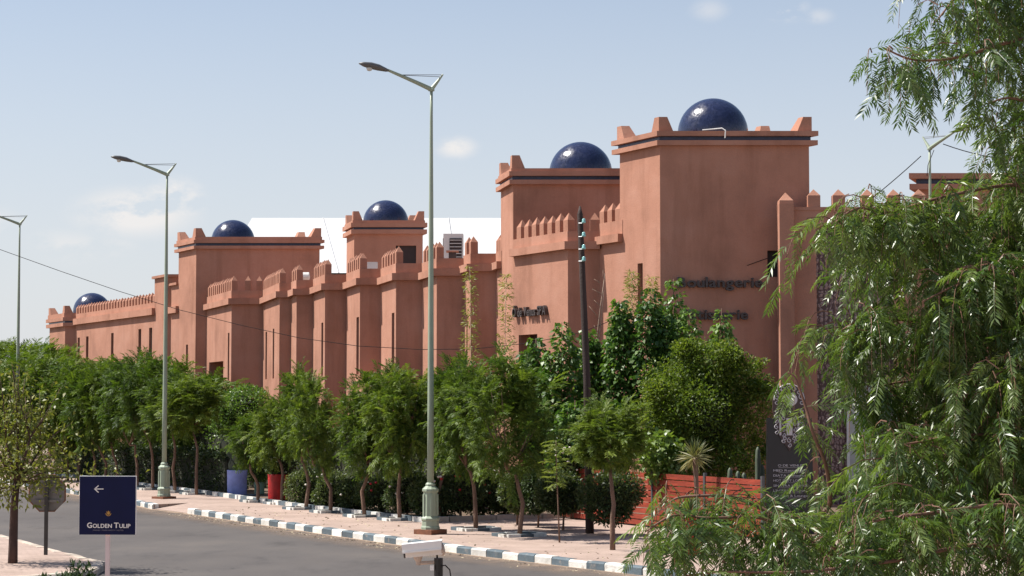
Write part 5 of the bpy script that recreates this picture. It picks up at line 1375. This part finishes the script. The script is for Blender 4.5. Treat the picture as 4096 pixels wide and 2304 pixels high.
# the far side of the crown, grown round the trunk
gen = random.Random(17)
for k_ in range(26):
    az = gen.uniform(-1.25, 2.2) if k_ % 4 else gen.uniform(1.6, 2.6); ln_ = gen.uniform(1.3, 2.4); z0 = gen.uniform(2.6, 5.6); P0 = TR + Vector((0, 0, z0))
    dv = Vector((math.cos(az), math.sin(az), 0)); W0 = [P0 + dv * ln_ * t + Vector((0, 0, ln_ * (.75 * t - .85 * t * t))) for t in (.12, .4, .7, 1.0)]
    if any(512 + p.x / p.y * FPX < 1075 for p in W0): continue
    MAIN.append((W0, 20, (.3, .75)))
tb.build('trunk', 'bark', pt, True)
for bi, (pts, dens, (l0, l1)) in enumerate(MAIN):
    W_ = [(p if isinstance(p, Vector) else pp(*p)) - TR for p in pts]
    root_z = max(1.3, min(5.4, W_[0].z - .25)); start = Vector((-.05, 0, root_z)) if bi not in (7, 9) else None
    if start: W_ = [start, start.lerp(W_[0], .5) + Vector((0, 0, .12))] + W_
    # smooth curve
    fine = []
    for i in range(len(W_) - 1):
        p0, p1, p2, p3 = W_[max(i - 1, 0)], W_[i], W_[i + 1], W_[min(i + 2, len(W_) - 1)]
        for k_ in range(6):
            t = k_ / 6; fine.append(.5 * ((2 * p1) + (p2 - p0) * t + (2 * p0 - 5 * p1 + 4 * p2 - p3) * t * t + (3 * p1 - p0 - 3 * p2 + p3) * t ** 3))
    fine.append(W_[-1])
    bb_ = MB(); n_ = len(fine)
    bb_.tube(fine, [.017 * (1 - .86 * i / n_) + .002 for i in range(n_)], 6)
    bo = bb_.build('branch', 'twig', pt, True)
    seg = np.array([(fine[i + 1] - fine[i]).length for i in range(n_ - 1)]); L_ = seg.sum(); cum = np.concatenate([[0], np.cumsum(seg)]); FN = np.array([tuple(p) for p in fine])
    m = int(L_ * dens * 1.7)
    tw = MB(); FPs, FDs, FUs, FLs = [], [], [], []
    for s_ in range(m):
        u = L_ * (1 - rng.random() ** 1.0 * .97); base = np.array([np.interp(u, cum, FN[:, q]) for q in range(3)])
        sl_ = rng.uniform(l0, l1) * (1.0 if u < L_ * .85 else .8) * rng.choice([.6, 1.0, 1.0, 1.25]); base = base + rng.normal(size=3) * np.array([.05, .10, .06]); rise = rng.uniform(.05, .45)
        a_ = rng.uniform(0, 6.28); side = np.array([math.cos(a_) - .3, math.sin(a_), 0]); out_ = rng.uniform(.15, .7) * sl_
        k_ = 6; tpar = np.linspace(0, 1, k_)
        path = base[None] + side[None] * (out_ * np.sin(tpar * 1.6))[:, None] + np.stack([0 * tpar, 0 * tpar, rise * sl_ * np.sin(tpar * 3.1) - sl_ * tpar ** 1.5], 1)
        tw.tube([tuple(q) for q in path], [.0045 * (1 - .7 * t) for t in tpar], 3, False)
        nf = max(4, int(sl_ / .055))
        for f_ in range(nf):
            t = (f_ + rng.random() * .9) / nf; t = min(t, 1); q = np.array([np.interp(t, tpar, path[:, c]) for c in range(3)])
            tang = path[min(int(t * 5) + 1, 5)] - path[min(int(t * 5), 4)]; tang = tang / max(1e-6, np.linalg.norm(tang))
            b2 = f_ * 2.4 + rng.uniform(-.6, .6); lat = np.array([math.cos(b2), math.sin(b2), 0])
            FPs.append(q); FDs.append(lat * rng.uniform(.5, 1.2) + tang * .55 + np.array([0, 0, -.32])); FUs.append(lat * .8 + np.array([0, 0, .7]) + rng.normal(size=3) * .3); FLs.append(rng.uniform(.14, .29))
    tag(tw.build('twigs', 'twig', bo), kind='stuff')
    FPs, FDs, FUs, FLs = map(np.array, (FPs, FDs, FUs, FLs)); parts = []
    idx = rng.integers(0, 8, len(FPs))
    for q in range(8):
        mk = idx == q
        if mk.any(): parts.append(place_fronds(rng, FP[q], FPs[mk], FDs[mk], FUs[mk], FLs[mk]))
    V, F, r = cat(parts); tag(fast_mesh('foliage', V, F, r, 'pep', bo), kind='stuff')
